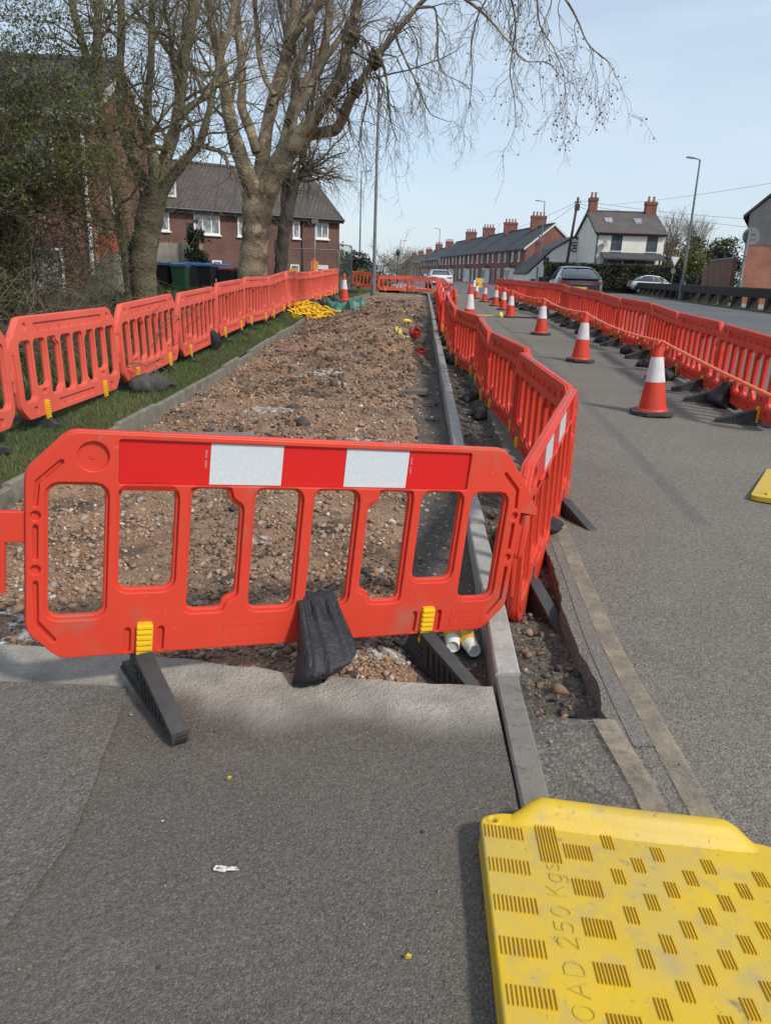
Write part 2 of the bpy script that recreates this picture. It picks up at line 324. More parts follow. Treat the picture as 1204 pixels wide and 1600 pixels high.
# dug-out lane
MND=[(-.15,14.2,.27,.55,1.1),(-.75,17.5,.23,.6,1.6),(.15,19.5,.28,.6,1.8),(-.3,24,.28,.8,2.4),(-1.3,20,.10,.5,2.2),(.3,28,.12,.7,3),(-.9,11.5,.05,.6,1.2),(.75,14.6,-.20,.30,1.3),(.72,17.6,-.20,.32,1.4),(.8,21,-.15,.3,2.2),(-1.7,9,-.03,.4,2.5)]
def dirtz(x,y):
    u=(x-xl(y))/(xk(y)-xl(y)); s=np.clip((u-.82)/.12,0,1); s=s*s*(3-2*s)
    z=g(y)-.055-.075*s-.035*np.clip((3.6-y)/.8,0,1)
    z=z+fbm(x,y,1.1,3)*.04+fbm(x,y,4,4)*.036*(1-.6*s)+fbm(x,y,22,2)*.008
    rough=np.clip((y-9)/6,0,1)*np.clip((40-y)/8,0,1)*(1-s)
    z=z+rough*(fbm(x+5,y,2.3,4)*.13+fbm(x,y+3,7,3)*.06)
    for a,b,h,sx,sy in MND: z=z+h*np.exp(-((x-a)/sx)**2-((y-b)/sy)**2)
    return z
yy=[2.45]
while yy[-1]<47.6: yy.append(yy[-1]+.022*max(1,(yy[-1]/3.2)**1.15))
yy=np.array(yy); uu=np.linspace(0,1,150); Y=np.repeat(yy[:,None],150,1); X=xl(Y)+.0+uu[None,:]*(xk(Y)+.01-xl(Y)); Z=dirtz(X,Y)
n=150; ii=np.arange(len(yy)-1)[:,None]*n+np.arange(n-1)[None,:]; F=np.stack([ii,ii+1,ii+n+1,ii+n],-1).reshape(-1,4)
lane=struct(npmesh('dug_lane',np.stack([X,Y,Z],-1).reshape(-1,3),F,m_dirt,smooth=True))
# dark dust band along the kerb
ub=lambda y:xk(y)-.33-.10*fbm(np.array(y*1.0),np.array(0.3),1.3,3)
rows=[[(float(x),float(y),float(dirtz(x,y))+.007) for x in np.linspace(float(ub(y)),float(xk(y))+.005,12)] for y in yy[::2] if y<24]
grid('tar_dust_strip',rows,m_dust)
# trench between kerb and road
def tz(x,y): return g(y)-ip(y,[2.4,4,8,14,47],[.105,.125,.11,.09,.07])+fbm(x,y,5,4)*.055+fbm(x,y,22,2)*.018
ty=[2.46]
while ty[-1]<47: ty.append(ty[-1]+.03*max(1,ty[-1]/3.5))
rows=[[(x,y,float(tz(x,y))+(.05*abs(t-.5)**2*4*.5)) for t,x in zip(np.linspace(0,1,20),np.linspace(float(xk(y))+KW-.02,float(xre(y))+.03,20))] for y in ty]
rows.insert(0,[(p[0],2.45+.02*float(fbm(p[0],1,14,2)),.012) for p in rows[0]])
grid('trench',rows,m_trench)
# road surfaces
yr=[-3,-1,0,1,1.6,2,2.3,2.47,2.6,2.8,3,3.3,3.6,4,4.5,5,6,7,8,9,10,12,14,17,20,24,28,33,38,43,48]
lx=lambda y:float(xre(y))+(.07*float(fbm(y,2.7,2.2,5)) if y>2.5 else 0)
sheet('works_lane',lambda y:list(np.linspace(lx(y),float(xo(y)),14)),[-3,-1,0,1,1.6,2,2.3]+list(np.linspace(2.47,9,150))+yr[20:],lambda x,y:g(y)+.004*fbm(np.array(x),np.array(y),1.5,3),m_lane,[('L',.3)])
y2=[-3,0,5,10,15,20,28,38,47.8,48,60,80,100,150]
sheet('road',lambda y:list(np.linspace(float(xo(y))-.5,float(xrail(y))-.45,12)) if y<47.9 else list(np.linspace(float(xre(y)),float(xrail(y))-.45 if y<101 else 13-.09*(y-100),12)),y2,lambda x,y:g(y)-.012,m_road)
sheet('works_lane_far',lambda y:list(np.linspace(float(xre(y)),float(xo(y)),4)),[48,54,59.9],lambda x,y:g(y)-.001,m_road)
sheet('road_verge',lambda y:[float(xrail(y))-.5,float(xrail(y))-.45,float(xrail(y))+.1,float(xrail(y))+.5],[0,20,33,40,48,58,75,100],lambda x,y:g(y)+.03,m_soil,[('L',.1)])
sheet('side_road',lambda y:[float(xrail(y))+.5,float(xrail(y))+6,50],[0,20,33,40,48,58,75,78],lambda x,y:g(y)+.004,m_side)
# surface between kerb and road nearest the camera
rows=[[(x,y,float(g(y))+.002+.012*float(fbm(x,y,9,4))) for x in np.linspace(.535,.925,40)] for y in np.linspace(-2.5,2.455,120)]
rows.append([(p[0],2.462,-.16) for p in rows[-1]]); grid('patched_strip',rows,m_patch)
def strip(name,pts,wd,mat,dz,n=None):
    rows=[]; P=np.array(pts,float); d=np.r_[0,np.cumsum(np.hypot(*np.diff(P,axis=0).T))]; N=n or max(3,int(d[-1]/.12))
    for s in np.linspace(0,d[-1],N):
        x=np.interp(s,d,P[:,0]); y=np.interp(s,d,P[:,1]); rows.append([(float(x+wd*t),float(y),float(g(y))+dz+.004*float(fbm(np.array(x),np.array(y),1.5,3))) for t in (-.5,-.2,.2,.5)])
    return grid(name,rows,mat)
strip('yellow_line',[(1.02,-2.5),(1.015,2.1),(1.015,3.0),(1.06,3.8),(1.2,6),(1.36,10),(1.72,20),(2.8,47)],.085,m_yel,.006)
strip('yellow_line',[(.87,-2.5),(.865,2.05),(.83,2.44)],.085,m_yel,.014)
strip('haunch_strip',[(.97,2.3),(.97,2.6),(.985,3.1),(1.04,3.8),(1.16,6),(1.30,10),(1.66,20),(2.74,47)],.14,m_conc,.003)
for k in range(5): strip('road_marking',[(5.6-.35*k+.2,50+6*k),(5.5-.35*k,53+6*k)],.13,m_white,.004,4)
for k in range(4): strip('road_marking',[(9.3+.1*k,14+6.5*k),(9.5+.1*k,17.5+6.5*k)],.13,m_white,.004,4)
strip('road_marking',[(2.9,60),(1.8,75),(.6,90)],.12,m_white,.006,8)
# far pavement on the left, with the verge behind it
sheet('pavement',lambda y:[float(xre(y))-2.2,float(xre(y))-1,float(xre(y))],[47.4,55,60,80,100,150],lambda x,y:g(y)+.08,m_side,[('R',.12),('N',.12)])
sheet('far_pavement',lambda y:[float(np.interp(y,[78,97,160,250],[17.5,15.2,8.3,1.4]))-2.2,float(np.interp(y,[78,97,160,250],[17.5,15.2,8.3,1.4]))+1.2],[78,97,130,160,250],lambda x,y:g(y)+.10,m_side,[('L',.12)])
# kerbs
def blocks(name,fx,y0,y1,Lb,wd,z1,z0,mat,jit=.004,dx=0):
    b=MB(); y=y0
    while y<y1:
        ye=min(y+Lb-.006,y1); a=float(fx(y))+dx+rng.normal(0,jit*.5); c=float(fx(ye))+dx+rng.normal(0,jit*.5); h=rng.normal(0,jit); k=.008
        zt0=float(g(y))+z1+h; zt1=float(g(ye))+z1+h; zb=float(g(y))+z0
        V=[(a,y,zb),(a+wd,y,zb),(a+wd,y,zt0-k),(a+wd-k,y+k*.3,zt0),(a+k,y+k*.3,zt0),(a,y,zt0-k),(c,ye,zb),(c+wd,ye,zb),(c+wd,ye,zt1-k),(c+wd-k,ye-k*.3,zt1),(c+k,ye-k*.3,zt1),(c,ye,zt1-k)]
        b.add(V,[(0,1,2,3,4,5),(11,10,9,8,7,6)]+[(i,(i+1)%6,6+(i+1)%6,6+i) for i in range(6)]); y+=Lb
    return struct(b.build(name,mat,auto=30))
blocks('kerb',xk,2.72,47.4,.9,KW,.028,-.25,m_kerb)
blocks('old_kerb',xk,-2.5,2.715,.87,.095,.012,-.25,m_okerb,.003)
blocks('edging_kerb',lambda y:xl(y)-.055,3.0,48,.9,.055,.075,-.2,m_edge,.012)
blocks('edging_kerb',lambda y:xl(y)-.055,2.93,2.99,.9,.055,.05,-.2,m_edge)
# verge
yv=[2.93,3.2,3.6,4,4.5,5,6,7,8,9,10,12,14,16,18,20,23,26,29,33,38,43,47.3,47.4,55,60,80,100,150]
xv=lambda y:float(xl(y))-.045 if y<47.35 else float(xre(y))-2.2
sheet('verge',lambda y:[-90,-40,-20,-12,-8,-6,-5,-4.4]+list(np.linspace(-3.9,xv(y),12)),yv,lambda x,y:float(terr(x,y))+.015*float(fbm(np.array(x),np.array(y),2,3)) if y<47.35 else float(np.interp(x,[xv(y)-4,xv(y)],[.62,g(y)+.1])),m_soil)

# ---------------- loose stones and grass ----------------
def ico(sub=1):
    bm=bmesh.new(); bmesh.ops.create_icosphere(bm,subdivisions=sub,radius=1); V=np.array([v.co[:] for v in bm.verts]); F=np.array([[v.index for v in f.verts] for f in bm.faces]); bm.free(); return V,F
IV,IF=ico(1)
SV=IV[None]*(1+rng.normal(0,.16,(40,len(IV),1)))
for _i in range(40):       # knock flat facets into each pebble so that it is angular
    for _k in range(7):
        _n=rng.normal(0,1,3); _n/=np.linalg.norm(_n); _d=SV[_i]@_n; _c=rng.uniform(.35,.7); SV[_i]-=np.maximum(_d-_c,0)[:,None]*_n
def stones(name,P,S,mat,tint,parent=None):
    N=len(P); nv=len(IV)
    V=SV[rng.integers(0,40,N)]
    sc=np.stack([rng.uniform(.7,1.35,N),rng.uniform(.7,1.2,N),rng.uniform(.45,.9,N)],1); V=V*sc[:,None,:]
    a=rng.uniform(0,6.28,N); b=rng.normal(0,.5,N); ca,sa,cb,sb=np.cos(a)[:,None],np.sin(a)[:,None],np.cos(b)[:,None],np.sin(b)[:,None]
    x,y,z=V[...,0],V[...,1],V[...,2]; y,z=y*cb-z*sb,y*sb+z*cb; x,y=x*ca-y*sa,x*sa+y*ca
    V=np.stack([x,y,z],-1)*S[:,None,None]+P[:,None,:]
    F=(np.arange(N)*nv)[:,None,None]+IF[None]
    return npmesh(name,V.reshape(-1,3),F.reshape(-1,3),mat,parent,tint=np.repeat(tint,nv))
m_stone=M('loose_stone',(.2,.15,.1),.9,bump=(90,.5,.004),tint=[(0,(.045,.042,.04)),(.16,(.12,.085,.06)),(.40,(.25,.155,.095)),(.62,(.34,.215,.135)),(.80,(.38,.28,.195)),(.92,(.27,.24,.21)),(.98,(.42,.38,.33)),(1,(.5,.48,.45))])
N=64000
y=2.62+(rng.random(N)**2.1)*24; u=rng.random(N); x=xl(y)+u*(xk(y)-.02-xl(y)); k=(y>np.array([cut(a) for a in x])+.02)&(rng.random(N)<np.where(u>.88,.35,1)*np.where(fbm(x,y,1.6,3)>-.22,1,.35)); x,y=x[k],y[k]
s=np.exp(rng.normal(math.log(.0088),.50,len(x)))*(1+.035*y); s=np.minimum(s,.034+.001*y)
dk=fbm(x+3,y+1,1.5,3); t=np.clip(rng.normal(.54,.22,len(x))-np.where(dk>.12,.30,0)+np.where(rng.random(len(x))<.04,.4,0),0,1)
stones('gravel',np.stack([x,y,dirtz(x,y)+s*.25],1),s,m_stone,t).update({}) if False else tag(stones('gravel',np.stack([x,y,dirtz(x,y)+s*.25],1),s,m_stone,t),'broken brown and grey stones strewn over the dug lane','gravel',kind='stuff')
N=900; y=3.1+rng.random(N)**1.4*16; x=xl(y)+rng.uniform(.03,.88,N)*(xk(y)-xl(y)); k=fbm(x,y,1.2,3)>-.02; x,y=x[k],y[k]; s=np.exp(rng.normal(math.log(.022),.35,len(x)))
tag(stones('rubble',np.stack([x,y,dirtz(x,y)+s*.2],1),s,m_stone,np.clip(rng.normal(.5,.28,len(x)),0,.95)),'fist sized broken rubble lying in patches on the dug lane','rubble',kind='stuff')
# black lumps of broken tarmac and clods
N=900; y=5.5+rng.random(N)**1.2*28; u=np.where(rng.random(N)<.55,rng.uniform(.72,.93,N),rng.uniform(.2,.7,N)); x=xl(y)+u*(xk(y)-xl(y)); k=fbm(x,y,1.3,3)>.08; x,y=x[k],y[k]
s=np.exp(rng.normal(math.log(.022),.5,len(x)))*(1+.03*y)
m_lump=M('broken_tarmac',(.045,.041,.038),.92,((.08,.07,.06),14),(60,.8,.01))
tag(stones('clods',*(lambda y,u:(lambda x,s:(np.stack([x,y,dirtz(x,y)+s*.15],1),s))(xl(y)+u*(xk(y)-xl(y)),np.exp(rng.normal(math.log(.034),.45,len(y)))))(9+rng.random(1500)**1.2*28,rng.uniform(.1,.86,1500)),M('dark_clod',(.075,.052,.038),.95,((.13,.09,.06),9),(40,.9,.015)),np.zeros(1500)),'dark brown clods of earth on the dug mounds','clods',kind='stuff')
tag(stones('tarmac_rubble',np.stack([x,y,dirtz(x,y)+s*.2],1),s,m_lump,np.zeros(len(x))),'black crumbs of broken tarmac lying beside the kerb','rubble',kind='stuff')
N=1700; y=2.5+rng.random(N)**1.5*12; x=xk(y)+KW+.02+rng.random(N)*(xre(y)-xk(y)-KW-.03); s=np.exp(rng.normal(math.log(.010),.6,N))
tag(stones('trench_rubble',np.stack([x,y,np.array([tz(a,b) for a,b in zip(x,y)])+s*.4],1),s,m_stone,np.clip(rng.normal(.24,.2,N),0,1)),'small pebbles and soil crumbs in the narrow kerb trench','rubble',kind='stuff')
N=330; x=rng.uniform(-2.2,2.6,N); y=rng.uniform(.7,3.0,N); k=((y<2.55)|(x>1.15)); x,y=x[k],y[k]; s=np.exp(rng.normal(math.log(.0028),.5,len(x)))
tag(stones('grit',np.stack([x,y,np.where(x<.5,[pz(a,b) for a,b in zip(x,y)],g(y)+.006)+s*.3+.006],1),s,m_stone,np.clip(rng.normal(.55,.3,len(x)),0,1)),'tiny loose grit on the grey asphalt','grit',kind='stuff')

m_grass=M('grass_blade',(.06,.1,.02),.6,tint=[(0,(.035,.065,.015)),(.45,(.075,.130,.026)),(.8,(.13,.18,.04)),(1,(.28,.25,.11))],trans=.25)
def blades(name,x,y,z,h,wd,tint,mat,lean=.45):
    N=len(x); a=rng.uniform(0,6.28,N); lx=rng.normal(0,lean,N)*h; ly=rng.normal(0,lean,N)*h; dx=np.cos(a)*wd/2; dy=np.sin(a)*wd/2
    B=np.stack([x,y,z],1); V=np.stack([B+np.stack([-dx,-dy,0*x],1),B+np.stack([dx,dy,0*x],1),B+np.stack([lx*.35+dx*.7,ly*.35+dy*.7,h*.6],1),B+np.stack([lx*.35-dx*.7,ly*.35-dy*.7,h*.6],1),B+np.stack([lx,ly,h],1)],1)
    o=np.arange(N)[:,None]*5; F=np.concatenate([o+np.array([[0,1,2]]),o+np.array([[0,2,3]]),o+np.array([[3,2,4]])],1).reshape(-1,3)
    return npmesh(name,V.reshape(-1,3),F,mat,tint=np.repeat(tint,5))
N=150000; y=3.2+rng.random(N)**1.55*42; wv=np.where(y<31,2.6,2.6); x=xl(y)-.06-rng.random(N)**1.1*wv*np.where(y<5,1.2,1.0)
s=1+.045*y; d=fbm(x,y,1.3,3); h=np.clip(rng.normal(.042,.014,N),.012,.1)*(1+d*.6)*(1+.008*y)
tag(blades('grass',x,y,terr(x,y),h,.0035*s,np.clip(.45+d*.5+rng.normal(0,.18,N)+np.where(rng.random(N)<.06,.5,0),0,1),m_grass,.7),'short green grass on the verge beside the lane','grass',kind='stuff')
N=26000; y=5+rng.random(N)*22; x=-3.5-rng.random(N)**1.3*5; d=fbm(x,y,.7,3)
h=np.clip(rng.normal(.12,.05,N),.03,.4)*(1+d)
tag(blades('weeds',x,y,terr(x,y),h,.012+0*x,np.clip(.3+d*.6+rng.normal(0,.2,N)+np.where(rng.random(N)<.15,.6,0),0,1),m_grass,.6),'rough weeds and dead grass behind the barriers','weeds',kind='stuff')

# ---------------- plastic barriers ----------------
m_bar=M('orange_red_plastic',(.83,.074,.036),.42,((.74,.060,.032),1.7),bump=(35,.05,.002),trans=.22,rnd=.06,fine=[((.55,.13,.08),9,.60,.82),((.42,.20,.14),3.2,.57,.85),((.80,.22,.15),45,.66,.74)])
m_barfade=M('faded_orange_plastic',(.84,.15,.10),.5,((.77,.12,.08),1.7),trans=.15,rnd=.07,fine=[((.55,.13,.08),7,.60,.80)])
m_foot=M('black_recycled_plastic',(.028,.028,.029),.62,((.05,.05,.048),9),(120,.3,.003),fine=((.10,.095,.085),16,.60,.8))
m_clip=M('yellow_plastic',(.80,.50,.015),.4,((.70,.42,.02),12))
m_rred=M('red_reflective_film',(.60,.012,.012),.3,fine=((.45,.03,.02),8,.62,.8))
m_rwhite=M('white_reflective_film',(.58,.62,.65),.32,((.52,.56,.60),60),metal=.0,fine=((.45,.46,.46),6,.62,.8))
m_print=M('pale_print',(.50,.20,.19),.5)
WIN=[(-.925,-.742,.165,.652),(-.692,-.502,.262,.648),(-.444,-.262,.168,.645),(-.206,-.03,.162,.645),(.03,.206,.162,.645),(.262,.444,.168,.645),(.502,.685,.256,.645),(.742,.91,.160,.642)]
ZB=.12
OUT=[(.872,.845),(1.0,.70),(1.0,.115),(.89,.0),(-.89,.0),(-1.0,.115),(-1.0,.445),(-1.085,.445),(-1.085,.555),(-1.0,.555),(-1.0,.70),(-.862,.845)][::-1]
ORR=[.03,.03,.004,.012,.012,.004,.03,.03,.03,.03,.03,.03][::1]
BRK=[(-.262,.645,-1,-1),(-.262,.168,-1,1),(.262,.645,1,-1),(.262,.168,1,1)]
def winloop(w,e):
    x0,x1,z0,z1=w[0]-e,w[1]+e,w[2]-e,w[3]+e; r=.035+e
    P=rrect(x0,x1,z0,z1,r,3)
    return P
def winloop_br(w,e,side):   # windows with the two lugs in their corners
    x0,x1,z0,z1=w[0]-e,w[1]+e,w[2]-e,w[3]+e; k=.045; r=.03
    if side>0: pts=[(x1-k*1.1,z1),(x1-k,z1-k),(x1,z1-k*1.5),(x1,z0+k*1.3),(x1-k,z0+k*.9),(x1-k*1.2,z0),(x0,z0),(x0,z1)]
    else: pts=[(x1,z1),(x1,z0),(x0+k*1.2,z0),(x0+k,z0+k*.9),(x0,z0+k*1.3),(x0,z1-k*1.5),(x0+k,z1-k),(x0+k*1.1,z1)]
    return rpoly(pts,r,2)
def wins(e): return [winloop_br(w,e,1) if i==2 else winloop_br(w,e,-1) if i==5 else winloop(w,e) for i,w in enumerate(WIN)]
def grooves():
    L=[]
    for s in (-1,1):
        L+=[slot([(s*.885,.735),(s*.958,.665),(s*.965,.585)],.016),circ(s*.965,.545,.017,10),slot([(s*.965,.505),(s*.965,.395)],.016),circ(s*.965,.35,.017,10),slot([(s*.965,.30),(s*.963,.155),(s*.905,.08)],.016)]
        for q in (-.06,.06): L.append(slot([(s*.595+q,.022),(s*.595+q,.10)],.024))
    return L
def panel_mesh():
    out=rpoly(OUT,ORR,2); out_in=rpoly([(x*.9965,z*.988+.005) for x,z in [(.872,.845),(1.0,.70),(1.0,.115),(.89,.0),(-.89,.0),(-1.0,.115),(-1.0,.70),(-.862,.845)][::-1]],.03,2)
    core=curve_mesh('core',[out]+wins(0),.010,.004)
    front=curve_mesh('front',[out_in]+wins(.012)+grooves()+[circ(-.785,.757,.052,18),rrect(-.702,.702,.660,.820,.006,1)],.005,.004)
    bk=[out_in]+wins(.012)+[rrect(-.66,.66,.715,.785,.012,2),rrect(-.36,.36,.045,.105,.012,2)]+[circ(s*.80,.765,.03,12) for s in (-1,1)]+[rrect(s*.77-.035,s*.77+.035,.045,.10,.014,2) for s in (-1,1)]+[rrect(s*.595-.035,s*.595+.035,.185,.228,.014,2) for s in (-1,1)]
    back=curve_mesh('back',bk,.005,.004)
    b=MB()
    def put(me,dy):
        b.add([(v.co.x,-v.co.z+dy,v.co.y) for v in me.vertices],[tuple(p.vertices) for p in me.polygons])
    put(core,0); put(front,-.0205); put(back,.0205)
    for k in range(7): x=-.56+k*.187; b.box(x-.007,x+.007,.013,.026,.722,.752)
    for k in range(4): x=-.24+k*.16; b.box(x-.007,x+.007,.013,.026,.05,.075)
    for s in (-1,1): b.box(s*.77-.006,s*.77+.006,.013,.026,.05,.075)
    # linking hook: hooded tip, socket and pin
    b.prism([(.99,.70),(1.088,.575),(1.088,.548),(1.0,.560)],'y',-.022,.022)
    b.tube([(1.045,0,.545),(1.045,0,.50),(1.045,0,.35)],[.017,.024,.024],10)
    b.box(1.0,1.04,-.012,.012,.36,.50)
    b.tube([(-1.072,0,.46),(-1.072,0,.26)],[.017,.013],8)
    b.lathe([(.018,-.001),(.016,.002),(.013,.004),(.0,.004)],14,(-.785,0,0)) if False else None
    for cx in (-.785,):     # little ring in the dimple
        b.prism(circ(cx,.757,.012,12)[::-1],'y',-.0175,-.012)
    # moulded text plate, lower right, and stop plates
    for q in range(3): b.box(.735,.845+.01*q%2,-.0305,-.029,.052+q*.02,.060+q*.02)
    for x0,x1,z0,z1 in ((.715,.875,.034,.036),(.715,.875,.106,.108),(.715,.717,.034,.108),(.873,.875,.034,.108),(-.30,.0,.03,.032),(-.30,0,.10,.102),(-.30,-.298,.03,.102),(-.002,0,.03,.102)): b.box(x0,x1,-.0308,-.029,z0,z1)
    o=b.build('panel',m_bar,auto=35); me=o.data; bpy.data.objects.remove(o); return me
PANEL=panel_mesh(); PANELF=PANEL.copy(); PANELF.materials[0]=m_barfade
def foot_mesh():
    b=MB(); w=.022
    prof=[(.43,.0),(.43,.028),(.415,.04),(.06,.155),(.028,.165),(-.03,.165),(-.04,.12),(-.06,.07),(-.085,.045),(-.15,.04),(-.165,.03),(-.165,.012),(-.15,0)]
    b.prism(prof,'x',-w,w)
    # flange on top edge and web slots
    b.prism([(.43,.022),(.43,.045),(.415,.052),(.058,.168),(.045,.150)],'x',-.032,.032)
    b.prism([(-.165,0),(.43,0),(.43,.016),(-.165,.016)],'x',-.030,.030)
    for k in range(8):
        y=.09+k*.038; h=.14-(y-.06)*.325
        b.prism([(y,.012),(y+.014,.012),(y+.005,h),(y-.009,h+.003)],'x',-.029,.029)
    for q in (.055,.085): b.prism([(.0,q),(.055,q),(.055,q+.014),(0,q+.014)],'x',-.028,.028)
    b.box(-.020,.020,-.013,.013,.15,.215)
    # local: long side points to -y
    b.v=[(x,-y,z) for x,y,z in b.v]
    o=b.build('foot',m_foot,auto=30); me=o.data; bpy.data.objects.remove(o); return me
FOOT=foot_mesh()
def clip_mesh():
    b=MB()
    for s in (-1,1):
        y0,y1=(-.044,-.028) if s<0 else (.028,.044)
        b.prism(rpoly([(-.029,-.035),(.029,-.035),(.029,.133),(-.029,.133)],.01,2),'y',y0,y1)
        for k in range(7): z=-.02+k*.022; b.box(-.027,.027,min(y0,y0*1.14) if s<0 else y1,y0 if s<0 else y1*1.14,z,z+.009)
    o=b.build('clip',m_clip,auto=30); me=o.data; bpy.data.objects.remove(o); return me
CLIP=clip_mesh()
b=MB(); b.box(-.699,.699,-.0165,-.0135,.662,.818); RED=b.build('reflective_strip',m_rred).data; bpy.data.objects.remove(bpy.data.objects['reflective_strip'])
b=MB(); b.box(-.136,.136,-.0185,-.0168,.663,.817); WHT=b.build('reflective_patch',m_rwhite).data; bpy.data.objects.remove(bpy.data.objects['reflective_patch'])
def child(name,me,parent,loc=(0,0,0),rot=(0,0,0)):
    o=bpy.data.objects.new(name,me); C.objects.link(o); o.parent=parent; o.location=loc; o.rotation_euler=rot; return o
def barrier(label,x,y,z,yaw,roll,group,faded=False,feet=((0,0,0),(0,0,0)),tilt=0):
    """(x,y,z) = middle of the foot line; the strip side faces local -y"""
    t=thing('plastic_barrier',label,'barrier',(x,y,z),0,group); t.rotation_euler=(tilt,-roll,yaw)
    child('panel',PANELF if faded else PANEL,t,(0,0,ZB))
    s=child('reflective_strip',RED,t,(0,0,ZB)); s['label']='red reflective strip'
    for q in (-.25,.278): s=child('reflective_patch',WHT,t,(q,0,ZB)); s['label']='white reflective patch'
    for i,q in enumerate((-.595,.595)):
        child('clip',CLIP,t,(q,0,ZB)); f=feet[i]
        child('foot',FOOT,t,(q,0,f[1]-.05),(0,roll,f[0]))
    return t
PI=math.pi
b0=barrier('nearest orange barrier, across the lane end, red and white strip, sandbag hung on it',-.375,2.809,-.009,.415,-.098,'orange barriers round the works',feet=((.2,.022,0),(.22,.025,0)),tilt=-.007)
for q,h in ((-.402,1),(.428,-1)):
    b=MB()
    for k in range(9):
        if k!=4: b.box(q-.0038,q+.0038,-.0180,-.0167,.725+k*.0075,.725+k*.0075+(.0052 if k%3 else .004))
    o=b.build('fine_print',m_print,b0); o.location=(0,0,ZB)
# dirt band at the foot of the lip comes with the board below
ORD=['first','second','third','fourth','fifth','sixth','seventh','eighth','ninth','tenth','eleventh','twelfth','thirteenth','fourteenth','fifteenth','sixteenth','seventeenth','eighteenth','nineteenth','twentieth','twenty-first','twenty-second']
LROW=[(-3.05,5.02,1.135,1.545,.0),(-2.967,7.125,1.141,1.510,0.006),(-2.861,9.200,1.200,1.544,0.037),(-2.805,11.325,1.261,1.546,0.032),(-2.767,13.450,1.363,1.538,0.030),(-2.682,15.525,1.420,1.496,0.006),(-2.577,17.575,1.477,1.523,0.057),(-2.555,19.800,1.546,1.566,0.006),(-2.490,21.700,1.528,1.482,0.008),(-2.332,23.850,1.564,1.472,0.019),(-2.152,25.950,1.629,1.463,0.026),(-2.049,28.050,1.668,1.555,0.018)]
for i,(x,y,z,a,r) in enumerate(LROW):
    lab=('faded orange barrier on the grass, cut off by the left edge of the photo' if i==0 else 'faded orange barrier on the grass verge, %s from the camera in that row'%ORD[i])
    barrier(lab,x,y,z-.964,a+PI,-r,'orange barriers along the grass verge',True,feet=((rng.normal(0,.25),.05,0),(rng.normal(0,.25),.05,0)),tilt=.02)
OROW=[(3.935,8.490,1.096,-1.647,-0.032),(4.154,10.590,1.147,-1.642,-0.019),(4.402,12.690,1.188,-1.680,-0.039),(4.580,14.790,1.239,-1.557,-0.022),(4.689,16.890,1.270,-1.632,-0.034),(4.819,18.990,1.330,-1.579,-0.023),(4.922,21.090,1.365,-1.583,-0.032),(5.089,23.190,1.405,-1.681,-0.021),(5.187,25.290,1.440,-1.482,-0.017),(5.147,27.390,1.453,-1.527,-0.001),(5.173,29.490,1.463,-1.584,-0.003),(5.180,31.590,1.470,-1.498,-0.008),(5.122,33.690,1.486,-1.543,-0.013),(5.137,35.790,1.491,-1.541,-0.007),(5.116,37.890,1.494,-1.505,-0.004)]
for i,(x,y,z,a,r) in enumerate(OROW):
    barrier('orange barrier beside the open road, %s from the camera in that row'%ORD[i],x,y,z-.964,a+PI,-r,'orange barriers along the open road',feet=((PI+rng.normal(0,.25),.05+float(g(y))-(z-.964),0),(PI+rng.normal(0,.25),.05+float(g(y))-(z-.964),0)))
RROW=[(0.960,4.300,0.819,1.236,0.080),(1.19,6.025,0.913,1.594,0.029),(1.179,7.800,0.978,1.621,0.007),(1.168,9.775,1.004,1.523,0.029),(1.139,11.675,1.052,1.670,0.012),(1.056,13.650,1.098,1.550,0.039),(1.114,15.750,1.188,1.541,0.040)]
yb=17.75; k=0
while yb<45.5:
    zz=ip(yb,[15.7,25,45],[1.22,1.30,1.42]); xx=ip(yb,[16,25,35,46],[1.2,1.62,2.15,2.72]); RROW.append((xx+(.07 if k%2 else -.07),yb,zz,1.571-.055+(.12 if k%2 else -.14),.008)); yb+=2.02; k+=1
for i,(x,y,z,a,r) in enumerate(RROW):
    if i==0: barrier('orange barrier angled over the trench behind the nearest one, red and white strip showing',x,y,z-.964,a,r,'orange barriers along the kerb trench',feet=((-.95,.15,0),(-.8,.17,0)))
    else: barrier('orange barrier along the kerb trench, %s from the camera in that row'%ORD[i],x,y,z-.964,a,r,'orange barriers along the kerb trench',feet=((rng.normal(0,.2),.05,0),(rng.normal(0,.2),.05,0)))
FLAB=['tilted orange barrier on the grass bank behind the lamp post at the lane end','orange barrier square across the far end of the dug lane','orange barrier at the far end of the dug lane beside the kerb']
for lab,(x,y,z,a,r) in zip(FLAB,[(-1.640,48.050,1.553,-0.35,-0.12),(0.137,47.2,1.434,0.000,0.014),(1.826,46.400+.5,1.425,-0.25,-0.008)]):
    barrier(lab,x,y,z-.964,a+PI,-r,'orange barriers across the far lane end',True)

